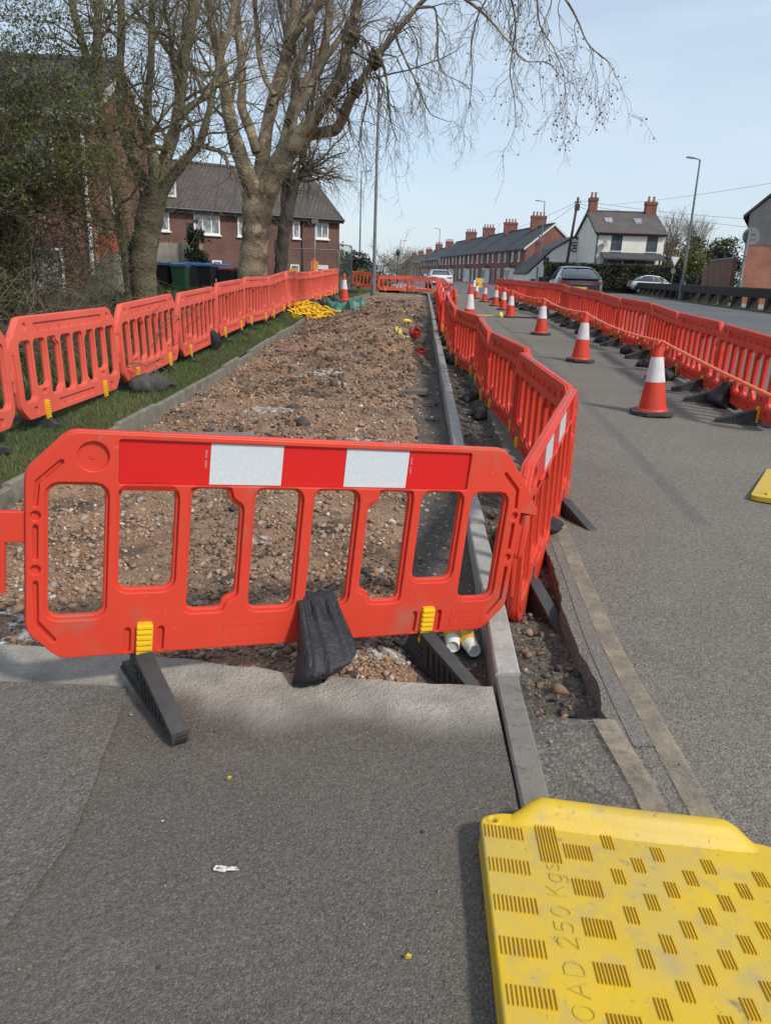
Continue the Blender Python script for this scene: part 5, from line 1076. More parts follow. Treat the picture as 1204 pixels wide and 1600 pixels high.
# long low boughs over the lane on the right, reached from above the picture
low=[limb([(740,-60,6),(800,-75,5.5),(850,-40,4.6),(882,-4,3.8),(902,30,3.2),(916,69,2.4),(935,86,1.8),(952,95,1.5),(960,118,1.2)],17.5,-1.5,30),
 limb([(690,-30,6),(722,-4,4.8),(749,15,4.2),(770,36,3.6),(787,57,3.2),(803,75,2.6),(815,97,2.2),(835,97,1.6),(858,95,1.3),(880,128,1)],17.5,-1.0,30),
 limb([(740,-60,5),(775,-40,4),(800,0,3.4),(806,40,2.8),(800,80,2.3),(795,115,1.8),(803,150,1.3),(806,200,1)],17.5,.6,26),
 limb([(650,12,5),(680,10,3.6),(684,50,2.8),(683,85,2.2),(690,115,1.6),(720,128,1.2),(735,140,1)],17.5,-.4,26),
 limb([(618,52,5),(622,70,3.6),(634,95,2.9),(648,125,2.5),(662,160,2),(673,180,1.5),(700,190,1)],17.5,.3,26),
 limb([(850,-40,4),(838,0,3),(842,40,2.4),(862,70,1.8),(880,110,1.4),(884,148,1)],16.8,-.3,24),
 limb([(800,-75,4),(770,-20,3.2),(745,25,2.5),(735,70,2),(738,115,1.5),(733,170,1)],17.2,.8,24),
 limb([(568,118,5),(575,150,3.5),(566,190,2.6),(560,225,1.8),(567,250,1.2)],17.8,.4,22),
 limb([(592,85,5),(604,120,3.2),(606,160,2.4),(612,200,1.6),(622,222,1.1)],17.8,.2,22)]
bm_=tuple(ray_pt(395,455,YM)); 
mt=tree('plane_tree','big bare plane tree with pale patchy bark and spreading knuckled limbs',main+low,YM,m_bark,m_twig,None,bm_,knobs=[(main[3][33,:3],.20),(main[4][24,:3],.16),(main[4][18,:3],.14),(main[2][23,:3],.17)])
rt_=np.random.default_rng(11); T=Tree()
def K26(ls): return [resample(l,26) for l in ls]
P,Rd=stack(K26(main[1:])); 
A1=grow(P,Rd,150,.9,2.6,8,(20,55),.08,.14,.30,.30,.008,rr=rt_,taper=.3); T.add(*A1,5)
A2=grow(*A1,1000,.5,1.4,7,(25,60),-.02,.22,.2,.45,.0045,rr=rt_); T.add(*A2,4)
A3=grow(*A2,5600,.3,.8,6,(20,60),-.10,.26,.2,.6,.0024,rr=rt_,taper=.5); T.add(*A3,3)
PL,RL=stack(K26(low)); 
B1=grow(PL,RL,130,.5,1.35,9,(20,70),-.20,.22,.12,.45,.0050,rr=rt_,taper=.35); T.add(*B1,4)
B2=grow(*B1,560,.25,.7,7,(20,60),-.20,.28,.15,.65,.0036,rr=rt_,taper=.5); T.add(*B2,3)
B3=grow(*B2,1300,.10,.32,5,(20,60),-.04,.32,.2,.8,.0028,rr=rt_,taper=.6); T.add(*B3,3)
E1=grow(P[2:4],Rd[2:4],22,.9,2.0,9,(40,90),-.20,.2,.45,.3,.005,rr=rt_,bias=(.5,0,-.1)); T.add(*E1,4)
E2=grow(*E1,260,.4,1.1,7,(20,60),-.2,.26,.2,.6,.0036,rr=rt_,taper=.5); T.add(*E2,3)
T.build('twigs',m_twig,mt,bm_)
ends=np.concatenate([B2[0][:,-1],B3[0][:,-1]]); w_=np.clip((ends[:,0]-1.2)/3.2,0.02,1)**1.4; pick=rt_.choice(len(ends),190,replace=False,p=w_/w_.sum()); SP=ends[pick]+np.array([0,0,-.02])+rt_.normal(0,.008,(190,3))
V=(IV[None]*rt_.uniform(.013,.022,(190,1,1))+SP[:,None,:]).reshape(-1,3); F=((np.arange(190)*len(IV))[:,None,None]+IF[None]).reshape(-1,3)
o=npmesh('seed_balls',V-np.array(bm_),F,m_seed,mt,smooth=True); o['kind']='stuff'
# darker tree just behind it --------------------------------------
YD=24.5
dk=[limb([(437,458,26),(438,430,22),(440,400,21),(443,365,21),(448,335,21)],YD),limb([(447,345,20),(455,310,17),(462,285,13),(472,268,12),(484,262,13),(490,258,9)],YD,.5,24),limb([(446,350,15),(444,310,14),(450,265,12),(455,220,10),(457,160,8),(460,90,6),(462,0,4)],YD,1,30),limb([(478,266,10),(470,240,7),(478,200,6),(482,150,5),(486,90,4),(492,10,3)],YD,.5,24)]
bd=tuple(ray_pt(437,452,YD)); dt=tree('dark_tree','thin dark trunked tree right behind the big plane tree',dk,YD,m_barkd,m_twigd,None,bd,knobs=[(dk[1][21,:3],.16)])
T=Tree(); P,Rd=stack(K26(dk[1:])); A=grow(P,Rd,70,.7,2.2,7,(25,70),.02,.2,.2,.4,.008,rr=rt_); T.add(*A,4); A=grow(*A,700,.4,1.2,6,(20,60),-.12,.25,.2,.5,.004,rr=rt_); T.add(*A,3); A=grow(*A,2200,.3,.8,5,(20,60),-.2,.25,.2,.6,.0036,rr=rt_); T.add(*A,3); T.build('twigs',m_twigd,dt,bd)
# forked tree on the left ------------------------------------------
YA=12.3
fk=[limb([(228,486,46),(226,450,40),(224,415,42),(227,375,42),(234,340,44),(240,312,42)],YA,0),
 limb([(207,484,26),(206,450,24),(202,415,23),(196,385,21),(190,355,18),(186,320,16),(178,285,15),(172,250,14),(166,205,14),(156,165,16),(148,130,15),(138,98,13),(124,50,12),(112,5,11),(104,-50,8)],YA,.3,46),
 limb([(170,215,12),(158,170,12),(153,130,12),(151,80,12.5),(154,30,12),(156,-40,9)],YA,-.3,30),
 limb([(238,330,26),(230,300,22),(218,270,18),(204,240,16),(193,205,14),(188,160,13),(187,110,12),(190,60,12),(189,0,11),(189,-60,8)],YA,.8,40),
 limb([(240,320,26),(243,285,22),(240,245,17),(232,205,15),(230,160,13),(236,110,11),(237,60,10.5),(238,0,9),(240,-60,7)],YA,-.4,40),
 limb([(243,315,30),(250,280,24),(262,235,20),(272,210,19),(280,170,18),(284,130,17),(288,85,18),(296,45,18),(306,5,15),(314,-50,10)],YA,.6,44),
 limb([(278,195,12),(292,172,11),(308,158,10),(325,150,9),(334,130,8),(345,95,7),(356,60,6)],YA,.9,28),
 limb([(246,318,26),(258,292,19),(270,275,17),(284,256,16),(303,235,14),(313,225,14),(318,205,12),(326,178,10),(334,142,9),(340,100,7),(350,50,5)],YA,-.5,40),
 limb([(312,226,9),(328,232,7),(345,236,6.5),(352,242,5),(356,262,4),(362,280,2.5)],YA,-.5,20),
 limb([(262,235,11),(240,228,9),(225,235,7),(212,220,6),(205,190,5),(210,150,4)],YA,-.8,22),
 limb([(284,130,8),(270,95,7.5),(268,55,7),(258,15,6),(255,-40,4)],YA,-.6,22),
 limb([(237,70,7),(248,45,7),(255,20,6.5),(262,-20,5)],YA,.2,16),
 limb([(206,6,7),(222,30,6),(240,50,5.5),(262,72,5),(278,88,4.6),(296,108,4),(322,122,3)],YA+.8,0,26)]
ba=tuple(ray_pt(220,480,YA)); at=tree('forked_tree','forked bare tree with two mossy trunks at the left behind the verge barriers',fk,YA,m_barkg,m_twigd,None,ba)
T=Tree(); P,Rd=stack(K26(fk[1:])); A1=grow(P,Rd,170,.5,1.7,8,(30,75),.03,.2,.2,.34,.006,rr=rt_,taper=.3); T.add(*A1,5); A2=grow(*A1,900,.35,1.0,7,(25,70),-.03,.26,.2,.5,.0030,rr=rt_); T.add(*A2,3); A3=grow(*A2,2400,.2,.6,5,(20,60),-.08,.3,.2,.65,.0024,rr=rt_,taper=.5); T.add(*A3,3); T.build('twigs',m_twigd,at,ba)
# tangled shrub at the left edge -----------------------------------
def shrub(name,label,cx,cy,rx,ry,nst,h,lean,mat,leafmat,nl,seed,leafsize=.03,n2=14,n3=7,cat='shrub',group=None,rs=.02,z=None,thin=.0026,base_spread=1,twl=(.25,.8)):
    rr=np.random.default_rng(seed); bx=cx+rr.uniform(-rx,rx,nst)*base_spread; by=cy+rr.uniform(-ry,ry,nst)*base_spread; bz=terr(bx,by)-.05 if z is None else np.full(nst,z)
    K=12; d=norm(np.stack([rr.normal(lean[0],.28,nst),rr.normal(lean[1],.25,nst),np.full(nst,1.)],1)); L=h*rr.uniform(.6,1.15,nst); pts=[np.stack([bx,by,bz],1)]
    for k in range(K-1): d=norm(d+.10*rr.normal(0,1,(nst,3))+np.array([lean[0]*.10,lean[1]*.1,-.06 if k>5 else 0])); pts.append(pts[-1]+d*(L/(K-1))[:,None])
    P=np.stack(pts,1); Rd=(rs*rr.uniform(.5,1.4,nst))[:,None]*np.linspace(1,.25,K)[None]
    base=(cx,cy,float(terr(np.array(cx),np.array(cy))) if z is None else z); t=thing(name,label,cat,base,0,group)
    S=Tree(); S.add(P,Rd,6); S.build('stems',mat,t,base)
    T=Tree(); A1=grow(P,Rd,nst*n2,twl[1]*.7,twl[1]*2.2,8,(25,75),-.05,.2,.15,.5,thin*1.8,rr=rr); T.add(*A1,4); A2=grow(*A1,nst*n2*n3,twl[0],twl[1],6,(25,75),-.06,.28,.1,.6,thin,rr=rr,taper=.5); T.add(*A2,3); T.build('twigs',mat,t,base)
    if nl:
        e=A2[0].reshape(-1,3); q=e[rr.integers(0,len(e),nl)]+rr.normal(0,.03,(nl,3)); cl=fbm(q[:,0]*1.3+q[:,1],q[:,2]*1.3,.9,3); q=q[cl>-.12]; leaves('foliage',q,leafsize,leafmat,t,base,rr,np.clip(.5+fbm(q[:,0],q[:,2],1.5,2)*.8+rr.normal(0,.2,len(q)),0,1))
    return t
shrub('overgrown_shrub','overgrown tangled shrub with olive leaf buds at the left edge, before the gabled house',-6.6,10.0,1.3,1.0,92,4.3,(.03,0),m_twigs,m_leafo,230000,5,.036,18,10,rs=.022)
shrub('overgrown_shrub','lower arching shrub with yellow green buds, left of the forked tree',-5.6,10.0,.9,.9,30,1.7,(.03,-.05),m_twigs,m_leafo,24000,6,.03,14,8,rs=.017)
shrub('bramble','dry brown bramble tangle at the foot of the forked tree',-4.6,9.6,1.5,1.4,60,1.1,(.1,0),m_twigd,m_leafo,2600,8,.03,8,4,cat='bramble',rs=.006,twl=(.15,.4))
shrub('bramble','brown bramble tangle behind the second verge barrier at the left',-5.6,7.7,1.3,1.0,40,1.2,(.1,0),m_twigp,m_leafo,2200,9,.03,8,4,cat='bramble',rs=.006,twl=(.15,.4))
# leafy crowns made of leaf clumps ---------------------------------
def clumps(name,label,blobs,n,size,mat,seed,cat,stems=None,group=None,trunk=None,gap=.0,twigs=0,twmat=None):
    """blobs: (x,y,z,rx,ry,rz)"""
    rr=np.random.default_rng(seed); base=(blobs[0][0],blobs[0][1],trunk[0] if trunk else blobs[0][2]-blobs[0][5]); t=thing(name,label,cat,base,0,group)
    vol=np.array([b[3]*b[4]*b[5] for b in blobs])**.75; k=rr.choice(len(blobs),n,p=vol/vol.sum()); B=np.array(blobs)[k]; d=norm(rr.normal(0,1,(n,3))); r=rr.random(n)**.33
    q=fbm(d[:,0]*3+k*7,d[:,2]*3+d[:,1]*2,1.2,3); P=B[:,:3]+d*B[:,3:]*(r*(.86+.45*q))[:,None]; keep=fbm(P[:,0]*1.7+P[:,1],P[:,2]*1.7,.8/max(size*4,.5),3)>-.25+gap; P=P[keep]
    leaves('foliage',P,size,mat,t,base,rr,np.clip(.45+.9*fbm(P[:,0]+P[:,1],P[:,2],.7,3)+rr.normal(0,.16,len(P)),0,1))
    b=MB()
    if trunk:
        z0,rad=trunk; b.tube([(0,0,0),(.02,0,(blobs[0][2]-z0)*.5),(0,.03,blobs[0][2]-z0+blobs[0][5]*.5)],[rad,rad*.8,rad*.3],8)
        for bl in blobs[1:7]: b.tube([(0,0,(blobs[0][2]-z0)*.4),((bl[0]-base[0])*.6,(bl[1]-base[1])*.6,(bl[2]-z0)*.75),(bl[0]-base[0],bl[1]-base[1],bl[2]-z0)],[rad*.5,rad*.35,rad*.15],6)
        b.build('trunk',m_barkd,t,smooth=True)
    if twigs:
        T=Tree(); s=np.array([blobs[0][:3]])-np.array([[0,0,blobs[0][5]]]); P0=np.array(blobs)[rr.integers(0,len(blobs),twigs)]; st=P0[:,:3]+rr.normal(0,.25,(twigs,3))*P0[:,3:]; d=norm(np.stack([rr.normal(0,.3,twigs),rr.normal(0,.3,twigs),np.ones(twigs)],1)); Kq=6; pts=[st]
        for _ in range(Kq-1): d=norm(d+.15*rr.normal(0,1,(twigs,3))); pts.append(pts[-1]+d*(P0[:,5]*.36)[:,None])
        Q=np.stack(pts,1); Rq=np.full((twigs,Kq),.022)*np.linspace(1,.5,Kq); T.add(Q,Rq,3); A=grow(Q,Rq,twigs*7,.5,1.4,5,(20,60),.1,.2,.2,.7,.012,rr=rr); T.add(*A,3); T.build('twigs',twmat or m_twig,t,base)
    return t
# clipped hedge before the white house
rr=np.random.default_rng(3); n=30000; x=rr.uniform(0,12.4,n); q=rr.random(n); face=rr.random(n); y=np.where(face<.6,rr.normal(0,.06,n),rr.uniform(0,1.4,n)); z=np.where(face<.6,rr.uniform(.0,2.0,n),2.0+rr.normal(0,.05,n)); z=np.where(z>1.9,z+.12*fbm(x,y,.8,3),z)
ht=thing('hedge','long clipped dark hedge in front of the white house','hedge',(13.6,71.6,.9)); ht.rotation_euler=(0,0,-.03)
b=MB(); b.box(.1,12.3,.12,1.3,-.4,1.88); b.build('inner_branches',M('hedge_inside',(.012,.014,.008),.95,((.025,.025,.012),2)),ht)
leaves('foliage',np.stack([x,y,z],1),.14,m_hedge,ht,(0,0,0),rr,np.clip(.5+fbm(x,z,1.1,3)*1.1+rr.normal(0,.18,n),0,1))
# trees right of the white house
clumps('evergreen_tree','dark evergreen tree beside the brick garden wall, right of the yellow green one',[(31.2,78,3.4,1.6,1.5,2.6),(32.2,78,4.6,1.5,1.3,1.6),(30.3,78,2.2,1.4,1.3,1.8),(33.0,77.6,3.2,1.0,1,1.2)],6500,.24,m_leafd,21,'tree',trunk=(.5,.16))
clumps('bushy_tree','yellow green bushy tree right of the white house',[(28.6,77,3.6,1.7,1.5,2.0),(27.6,77,2.4,1.5,1.4,1.9),(29.6,76.6,2.4,1.5,1.3,1.7),(28.9,77,5.0,1.1,1,1.2)],5600,.21,m_leafy,22,'tree',trunk=(.5,.16),gap=.08,twigs=30,twmat=m_twig)
clumps('bare_bush','brown half bare tree close to the right wall of the white house',[(26.9,79,3.2,1.2,1.2,2.6),(27.6,80,4.6,1.3,1.2,1.7),(30,80,5.3,1.6,1.2,1.2)],1500,.18,m_leafo,23,'tree',trunk=(.5,.14),gap=.2,twigs=120,twmat=m_twig)
clumps('laurel_bush','dark low bush in front of the evergreen by the lamp post',[(26.6,70,1.6,1.5,.9,1.2),(28.3,69,1.8,1.3,.9,1.3),(29.3,68,1.3,1,.8,1)],4200,.18,m_leafd,24,'bush',trunk=(.5,.08))
clumps('blossom_tree','pinkish bare tree peeping over the brick wall beside the orange brick building',[(33.6,74,3.4,1.2,1,1.2),(34.6,74,4.4,1.2,1,1.2)],500,.16,M('pink_blossom',(.30,.17,.17),.7),25,'tree',trunk=(.6,.10),gap=.1,twigs=70,twmat=m_twigp)
# left background plants
clumps('conifer','small feathery dark green conifer before the brick row',[(-7.0,28.5,1.9,.55,.5,1.2),(-7.1,28.5,2.7,.35,.35,.6),(-6.7,28.3,1.3,.6,.5,.6)],4200,.11,m_leafd,26,'tree',trunk=(.6,.07),gap=.03)
clumps('low_hedge','low rough green hedge behind the verge barriers right of the forked tree',[(-4.3,13.6,.75,.7,1.0,.42),(-4.1,15.4,.8,.7,1.1,.38),(-4.0,17.2,.85,.6,1.1,.36),(-5.0,14.8,.75,.8,1.2,.40)],12000,.075,m_leafd,27,'hedge',trunk=(.35,.03))
clumps('dark_bush','dark evergreen bush on the far bank behind the fence panel',[(-3.0,58,1.9,1.6,1.2,1.2),(-1.8,58,1.6,1.1,1,.9),(-2.5,58,2.5,.8,.8,.7)],3600,.17,m_leafd,28,'bush',trunk=(.6,.08))
clumps('yellow_bush','yellow green bush left of the far lamp post on the bank',[(-2.0,54,1.2,1.3,.8,.7),(-.9,53.5,1.1,1.0,.8,.55)],3200,.12,m_leafy,29,'bush',trunk=(.6,.05))
for i,(x,y,h,lab) in enumerate([(.0,80,4.2,'bare thin sapling beyond the far barriers, nearest the lamp post'),(1.0,84,4.6,'bare thin sapling beyond the far barriers, middle one'),(1.9,90,4.4,'bare thin sapling beyond the far barriers by the terrace end')]):
    shrub('bare_sapling',lab,x-.3,y,.7,.7,9,h*.75,(0,0),m_twigp,None,0,80+i,n2=9,n3=5,cat='sapling',z=.55,rs=.035,thin=.012,twl=(.4,1.0))
for i,(x,y,r,lab) in enumerate([(-30,150,5,'far hazy tree low on the horizon left of the brick row'),(-16,190,6,'far tree beyond the terrace end'),(60,170,7,'far tree behind the orange brick building')]):
    clumps('far_tree',lab,[(x,y,r*.8,r,r*.8,r*.75),(x+r*.8,y,r*.6,r*.8,r*.7,r*.6)],2500,.6,m_leafo,90+i,'tree',trunk=(.5,.3))

# ---------------- lamp posts, signs, poles ----------------
m_steel=M('galvanised_steel',(.20,.205,.205),.5,((.15,.155,.155),2),metal=.3,fine=((.11,.10,.09),6,.62,.8))
m_lens=M('lamp_lens',(.45,.45,.43),.3)
def lamp_post(label,x,y,z0,H,r,arm=(0,-1),alen=.5,lean=(0,0),group='street lamps'):
    t=thing('street_lamp',label,'street lamp',(x,y,z0),0,group); b=MB(); lx,ly=lean
    b.tube([(0,0,-.2),(0,0,1.3)],r*1.45,12); b.tube([(0,0,1.3),(lx*.25,ly*.25,H*.35),(lx,ly,H)],[r*1.05,r*.9,r*.5],12); b.build('pole',m_steel,t,auto=50)
    a=Vector((arm[0],arm[1],0)).normalized(); c=MB(); c.tube([(lx,ly,H-.1),(lx+a.x*.10,ly+a.y*.1,H+.02),(lx+a.x*alen*.6,ly+a.y*alen*.6,H+.06)],[r*.5,r*.42,r*.4],8); arm_=c.build('arm',m_steel,t,smooth=True)
    h=MB(); h.prism(rpoly([(-.10,0),(.10,0),(.13,.25),(.08,.55),(-.08,.55),(-.13,.25)],.03,2),'z',0,.07); ho=h.build('lantern',m_steel,arm_,auto=40); ho.location=(lx+a.x*alen*.5,ly+a.y*alen*.5,H+.02); ho.rotation_euler=(0.08,0,math.atan2(-a.x,a.y))
    l=MB(); l.box(-.08,.08,.12,.5,-.012,-.001); lo=l.build('lens',m_lens,arm_); lo.location=ho.location; lo.rotation_euler=ho.rotation_euler
    d=MB(); d.box(-r*.8,r*.8,-r*1.5,-r*1.38,.5,1.05); d.build('access_door',m_steel,t); return t
lamp_post('tall street lamp at the far end of the dug lane, rising through the tree',-1.03,41.6,.44,12.2,.085,(1,-.2),.8)
lamp_post('grey street lamp in the distance left of the tall one',-3.45,80,.5,10.4,.09,(1,0),.9)
lamp_post('tiny far street lamp left of the terrace end',1.05,140,.5,6.5,.09,(1,0),.9)
lamp_post('far street lamp above the terrace roofs',8.36,150,.5,9.2,.10,(-1,0),1.0)
lamp_post('street lamp in front of the white cottage',15.5,85,.5,8.7,.085,(-1,0),.9)
lamp_post('tall leaning street lamp beside the give way sign',18.95,52,.48,8.5,.095,(-1,-.2),.8)
# round sign seen from behind, on a post by the rail
t=thing('round_sign','back of a round road sign on a thick grey post at the right','road sign',(17.45,40.0,.45)); b=MB(); b.tube([(0,0,-.2),(0,0,1.35)],.125,14); b.tube([(0,0,1.35),(.02,0,1.45),(.05,0,3.7)],[.12,.075,.07],12); b.build('post',m_steel,t,auto=50)
m_signb=M('sign_back',(.17,.175,.18),.55,((.12,.125,.13),3)); m_signw=M('sign_face_white',(.7,.7,.68),.4); m_signr=M('sign_face_red',(.5,.02,.02),.4)
V=[];b=MB(); b.prism(circ(.22,3.45,.42,32)[::-1],'y',.09,.12); o=b.build('disc',m_signb,t,auto=40)
f=MB(); f.prism(circ(.22,3.45,.40,32)[::-1],'y',.122,.126); f.build('face',m_signw,o,auto=40); 
c=MB(); c.box(-.12,.45,.06,.09,3.30,3.35); c.box(-.12,.45,.06,.09,3.56,3.61); c.box(-.14,.16,-.10,.06,2.5,2.56); c.box(-.14,.16,-.10,.06,2.34,2.4); c.build('bracket',m_steel,t)
# give way sign from behind
t=thing('give_way_sign','inverted triangle road sign on a thin pole near the silver car','road sign',(21.7,62,.5)); b=MB(); b.tube([(0,0,-.2),(.05,0,3.2)],.045,10); b.tube([(0,0,0),(0,0,.6)],.07,10); b.build('post',m_steel,t,auto=50)
b=MB(); b.prism(rpoly([(.05,2.2),(.47,3.05),(-.37,3.05)],.06,3)[::-1],'y',-.07,-.045); o=b.build('plate',m_signb,t,auto=40)
f=MB(); f.prism(rpoly([(.05,2.34),(.37,2.98),(-.27,2.98)],.05,3)[::-1],'y',-.078,-.073); f.build('face',m_signw,o)
b=MB(); b.prism(circ(.02,1.95,.2,20)[::-1],'y',-.07,-.045); b.build('round_plate',m_signb,t,auto=40)
# telegraph pole and wires
m_pole=M('creosoted_pole',(.075,.055,.042),.9,((.05,.038,.03),2))
tp=thing('telegraph_pole','dark wooden telegraph pole in front of the white cottage','telegraph pole',(17.0,79.4,.5)); b=MB(); b.tube([(0,0,-.3),(.35,0,4.5),(.68,0,8.7)],[.16,.14,.115],10); b.build('pole',m_pole,tp,smooth=True)
b=MB(); b.box(.45,.88,-.18,.18,7.5,8.1); b.build('terminal_box',m_bfascia,tp); b=MB(); b.box(.35,1.0,-.05,.05,8.2,8.3); b.build('crossarm',m_pole,tp)
m_wire=M('black_cable',(.03,.03,.032),.6); top=Vector((17.68,79.4,8.9))
def wire(label,a,c,sag,r=.016):
    a=Vector(a);c=Vector(c); b=MB(); b.tube([tuple(a.lerp(c,k/16)-Vector((0,0,4*sag*(k/16)*(1-k/16)))) for k in range(17)],r,5); tag(b.build('overhead_cable',m_wire,smooth=True),label,'cable','overhead cables')
wire('overhead cable from the pole top to the right, highest of the bundle',top,(46,88,8.4),.4)
wire('overhead cable from the pole top to the right, middle of the bundle',(17.6,79.4,8.6),(44,84,7.0),.3)
wire('overhead cable from the pole to the white house chimney side',(17.6,79.4,8.4),(24.8,78.6,7.3),.25)
wire('overhead cable from the pole down toward the terrace gable',(17.5,79.4,8.5),(15.2,100,6.4),.4)
wire('overhead cable from the pole toward the far terrace, upper one',(17.5,79.4,8.7),(11,150,7.2),.8)
wire('thin overhead cable crossing the sky at the far right',(22.5,86,9.2),(31,50,9.3),.35,.012)
# small poles by the brick row: signal post, portable signals
m_sigy=M('signal_yellow',(.62,.38,.02),.5)
t=thing('portable_signal','slim pole with a yellow box before the white door','traffic signal',(-3.28,33.0,.65)); b=MB(); b.tube([(0,0,0),(0,0,2.85)],.035,8); b.build('pole',m_steel,t,smooth=True); b=MB(); b.box(-.13,.13,-.12,.12,.95,1.3); b.build('control_box',m_sigy,t); b=MB(); b.box(-.12,.12,-.12,.12,2.75,2.92); b.build('head',m_steel,t)
t=thing('portable_signal','grey post with yellow box between the two trunks','traffic signal',(-4.25,29,.62)); b=MB(); b.tube([(0,0,0),(0,0,1.9)],.035,8); b.build('pole',m_steel,t,smooth=True); b=MB(); b.box(-.2,.2,-.15,.15,.25,.75); b.build('control_box',m_sigy,t); b=MB(); b.box(-.09,.09,-.09,.09,1.5,1.95); b.build('head',m_bfascia,t)
t=thing('portable_signal','small yellow flashing lamp box right of the dark trunk','traffic signal',(-3.72,29.4,.62)); b=MB(); b.box(-.14,.14,-.1,.1,.62,1.0); b.build('lamp_box',m_sigy,t); b=MB(); b.tube([(0,0,0),(0,0,.62)],.03,8); b.build('pole',m_steel,t,smooth=True)
b=MB(); b.tube([(0,0,0),(0,0,1.35)],.05,8); o=b.build('marker_post',m_bar,smooth=True); o.location=(-3.0,29.8,.65); tag(o,'slim orange marker post standing behind the verge barriers','post')
# wire mesh fence panels
def mesh_panel(label,x,y,z,rz,W=1.6,H=1.75):
    t=thing('mesh_panel',label,'fence panel',(x,y,z),rz,'wire mesh fence panels'); b=MB(); b.tube([(0,0,-.15),(0,0,H-.1),(.08,0,H),(W-.08,0,H),(W,0,H-.1),(W,0,-.15)],.022,8); b.tube([(0,0,0.02),(W,0,.02)],.018,6); b.build('frame',m_steel,t,smooth=True)
    T=Tree(); xs=np.linspace(.03,W-.03,30); P=np.stack([np.stack([xs,0*xs,0*xs+.03],1),np.stack([xs,0*xs,0*xs+H-.02],1)],1); T.add(P,np.full((30,2),.003),3); zs=np.linspace(.1,H-.1,12); P=np.stack([np.stack([0*zs,0*zs,zs],1),np.stack([0*zs+W,0*zs,zs],1)],1); T.add(P,np.full((12,2),.003),3); T.build('wire_mesh',m_steel,t,(0,0,0))
    for q in (0,W): f=MB(); f.box(q-.12,q+.12,-.3,.3,-.15,-.02); f.build('foot_block',m_foot,t)
    return t
mesh_panel('wire mesh fence panel standing end on beyond the grass cone',-2.14,31.2,.85,1.42,2.4)
mesh_panel('wire mesh fence panel across the front of the brick row',-4.3,31.4,.82,.02,2.1,1.55)
# wheelie bins
m_bin=M('black_bin',(.022,.023,.026),.5,fine=((.06,.06,.06),8,.6,.8)); m_ling=M('green_bin',(.03,.10,.06),.5); m_lidb=M('blue_lid',(.03,.12,.30),.45); m_lidr=M('red_lid',(.28,.02,.025),.45); m_lidk=M('black_lid',(.03,.03,.032),.5)
def wbin(label,x,y,z,rz,body,lid):
    t=thing('wheelie_bin',label,'wheelie bin',(x,y,z),rz,'wheelie bins by the fence'); t.scale=(.85,.85,.92); b=MB(); P=[(-.22,-.26,.08),(.22,-.26,.08),(.22,.24,.08),(-.22,.24,.08),(-.28,-.33,.95),(.28,-.33,.95),(.28,.33,.95),(-.28,.33,.95)]; b.add(P,[(0,3,2,1),(4,5,6,7),(0,1,5,4),(1,2,6,5),(2,3,7,6),(3,0,4,7)]); b.box(-.30,.30,-.35,.35,.90,.955); b.build('body',body,t)
    l=MB(); l.prism([(-.37,.96),(.36,.96),(.34,1.02),(.0,1.07),(-.34,1.02)],'x',-.30,.30); l.build('lid',lid,t,auto=40); h=MB(); h.tube([(-.25,.38,.92),(.25,.38,.92)],.02,8); h.build('handle',body,t)
    for s in (-1,1): w_=MB(); w_.lathe([(.03,-.03),(.1,-.03),(.1,.03),(.03,.03)],14); o=w_.build('wheel',m_foot,t,auto=40); o.location=(s*.25,.26,.1); o.rotation_euler=(0,PI/2,0)
for i,(x,y,z,b_,l_,lab) in enumerate([(-7.55,26.0,.72,m_bin,m_lidb,'black wheelie bin with blue lid, nearest the board fence'),(-7.0,26.0,.70,m_ling,m_lidb,'green wheelie bin with blue lid, second from the fence'),(-6.95,27.4,.74,m_bin,m_lidb,'black wheelie bin with blue lid behind the green one'),(-6.45,27.4,.72,m_bin,m_lidb,'black wheelie bin with blue lid left of the conifer'),(-6.05,28.2,.72,m_bin,m_lidb,'black wheelie bin with blue lid, farthest and right under the conifer'),(-5.55,26.6,.62,m_bin,m_lidr,'black wheelie bin with red lid beside the plane tree'),(-5.1,27.0,.60,m_bin,m_lidr,'black bin with red lid, half hidden by the plane tree trunk')]): wbin(lab,x,y,z,rng.uniform(-.2,.2),b_,l_)
# yellow A-board by the terrace
t=thing('works_sign','yellow and white works sign standing before the terrace','sign',(8.15,78,.5)); t.scale=(.62,.62,.62); 
b=MB(); b.add([(0,0,0),(1.0,0,0),(1.0,.3,1.45),(0,.3,1.45),(0,.04,0),(1.0,.04,0),(1.0,.34,1.45),(0,.34,1.45)],[(0,1,2,3),(7,6,5,4),(0,4,5,1),(1,5,6,2),(2,6,7,3),(3,7,4,0)]); b.build('board',m_sigy,t); b=MB(); b.add([(-.35,.0,.1),(-.02,0,.1),(-.02,.2,1.1),(-.35,.2,1.1)],[(0,1,2,3)]); b.build('side_board',m_signw,t); b=MB(); b.tube([(.5,.3,1.4),(.5,.8,0)],.03,6); b.build('strut',m_steel,t)
# low metal railing / black lamp standard beyond
t=thing('old_lamp_standard','small dark old lamp standard among the bare saplings','street lamp',(.35,75,.5)); b=MB(); b.tube([(0,0,0),(0,0,2.6)],.06,8); b.lathe([(.05,2.6),(.16,2.75),(.2,3.05),(.08,3.2),(.02,3.3)],10); b.build('column',m_bfascia,t,smooth=True)

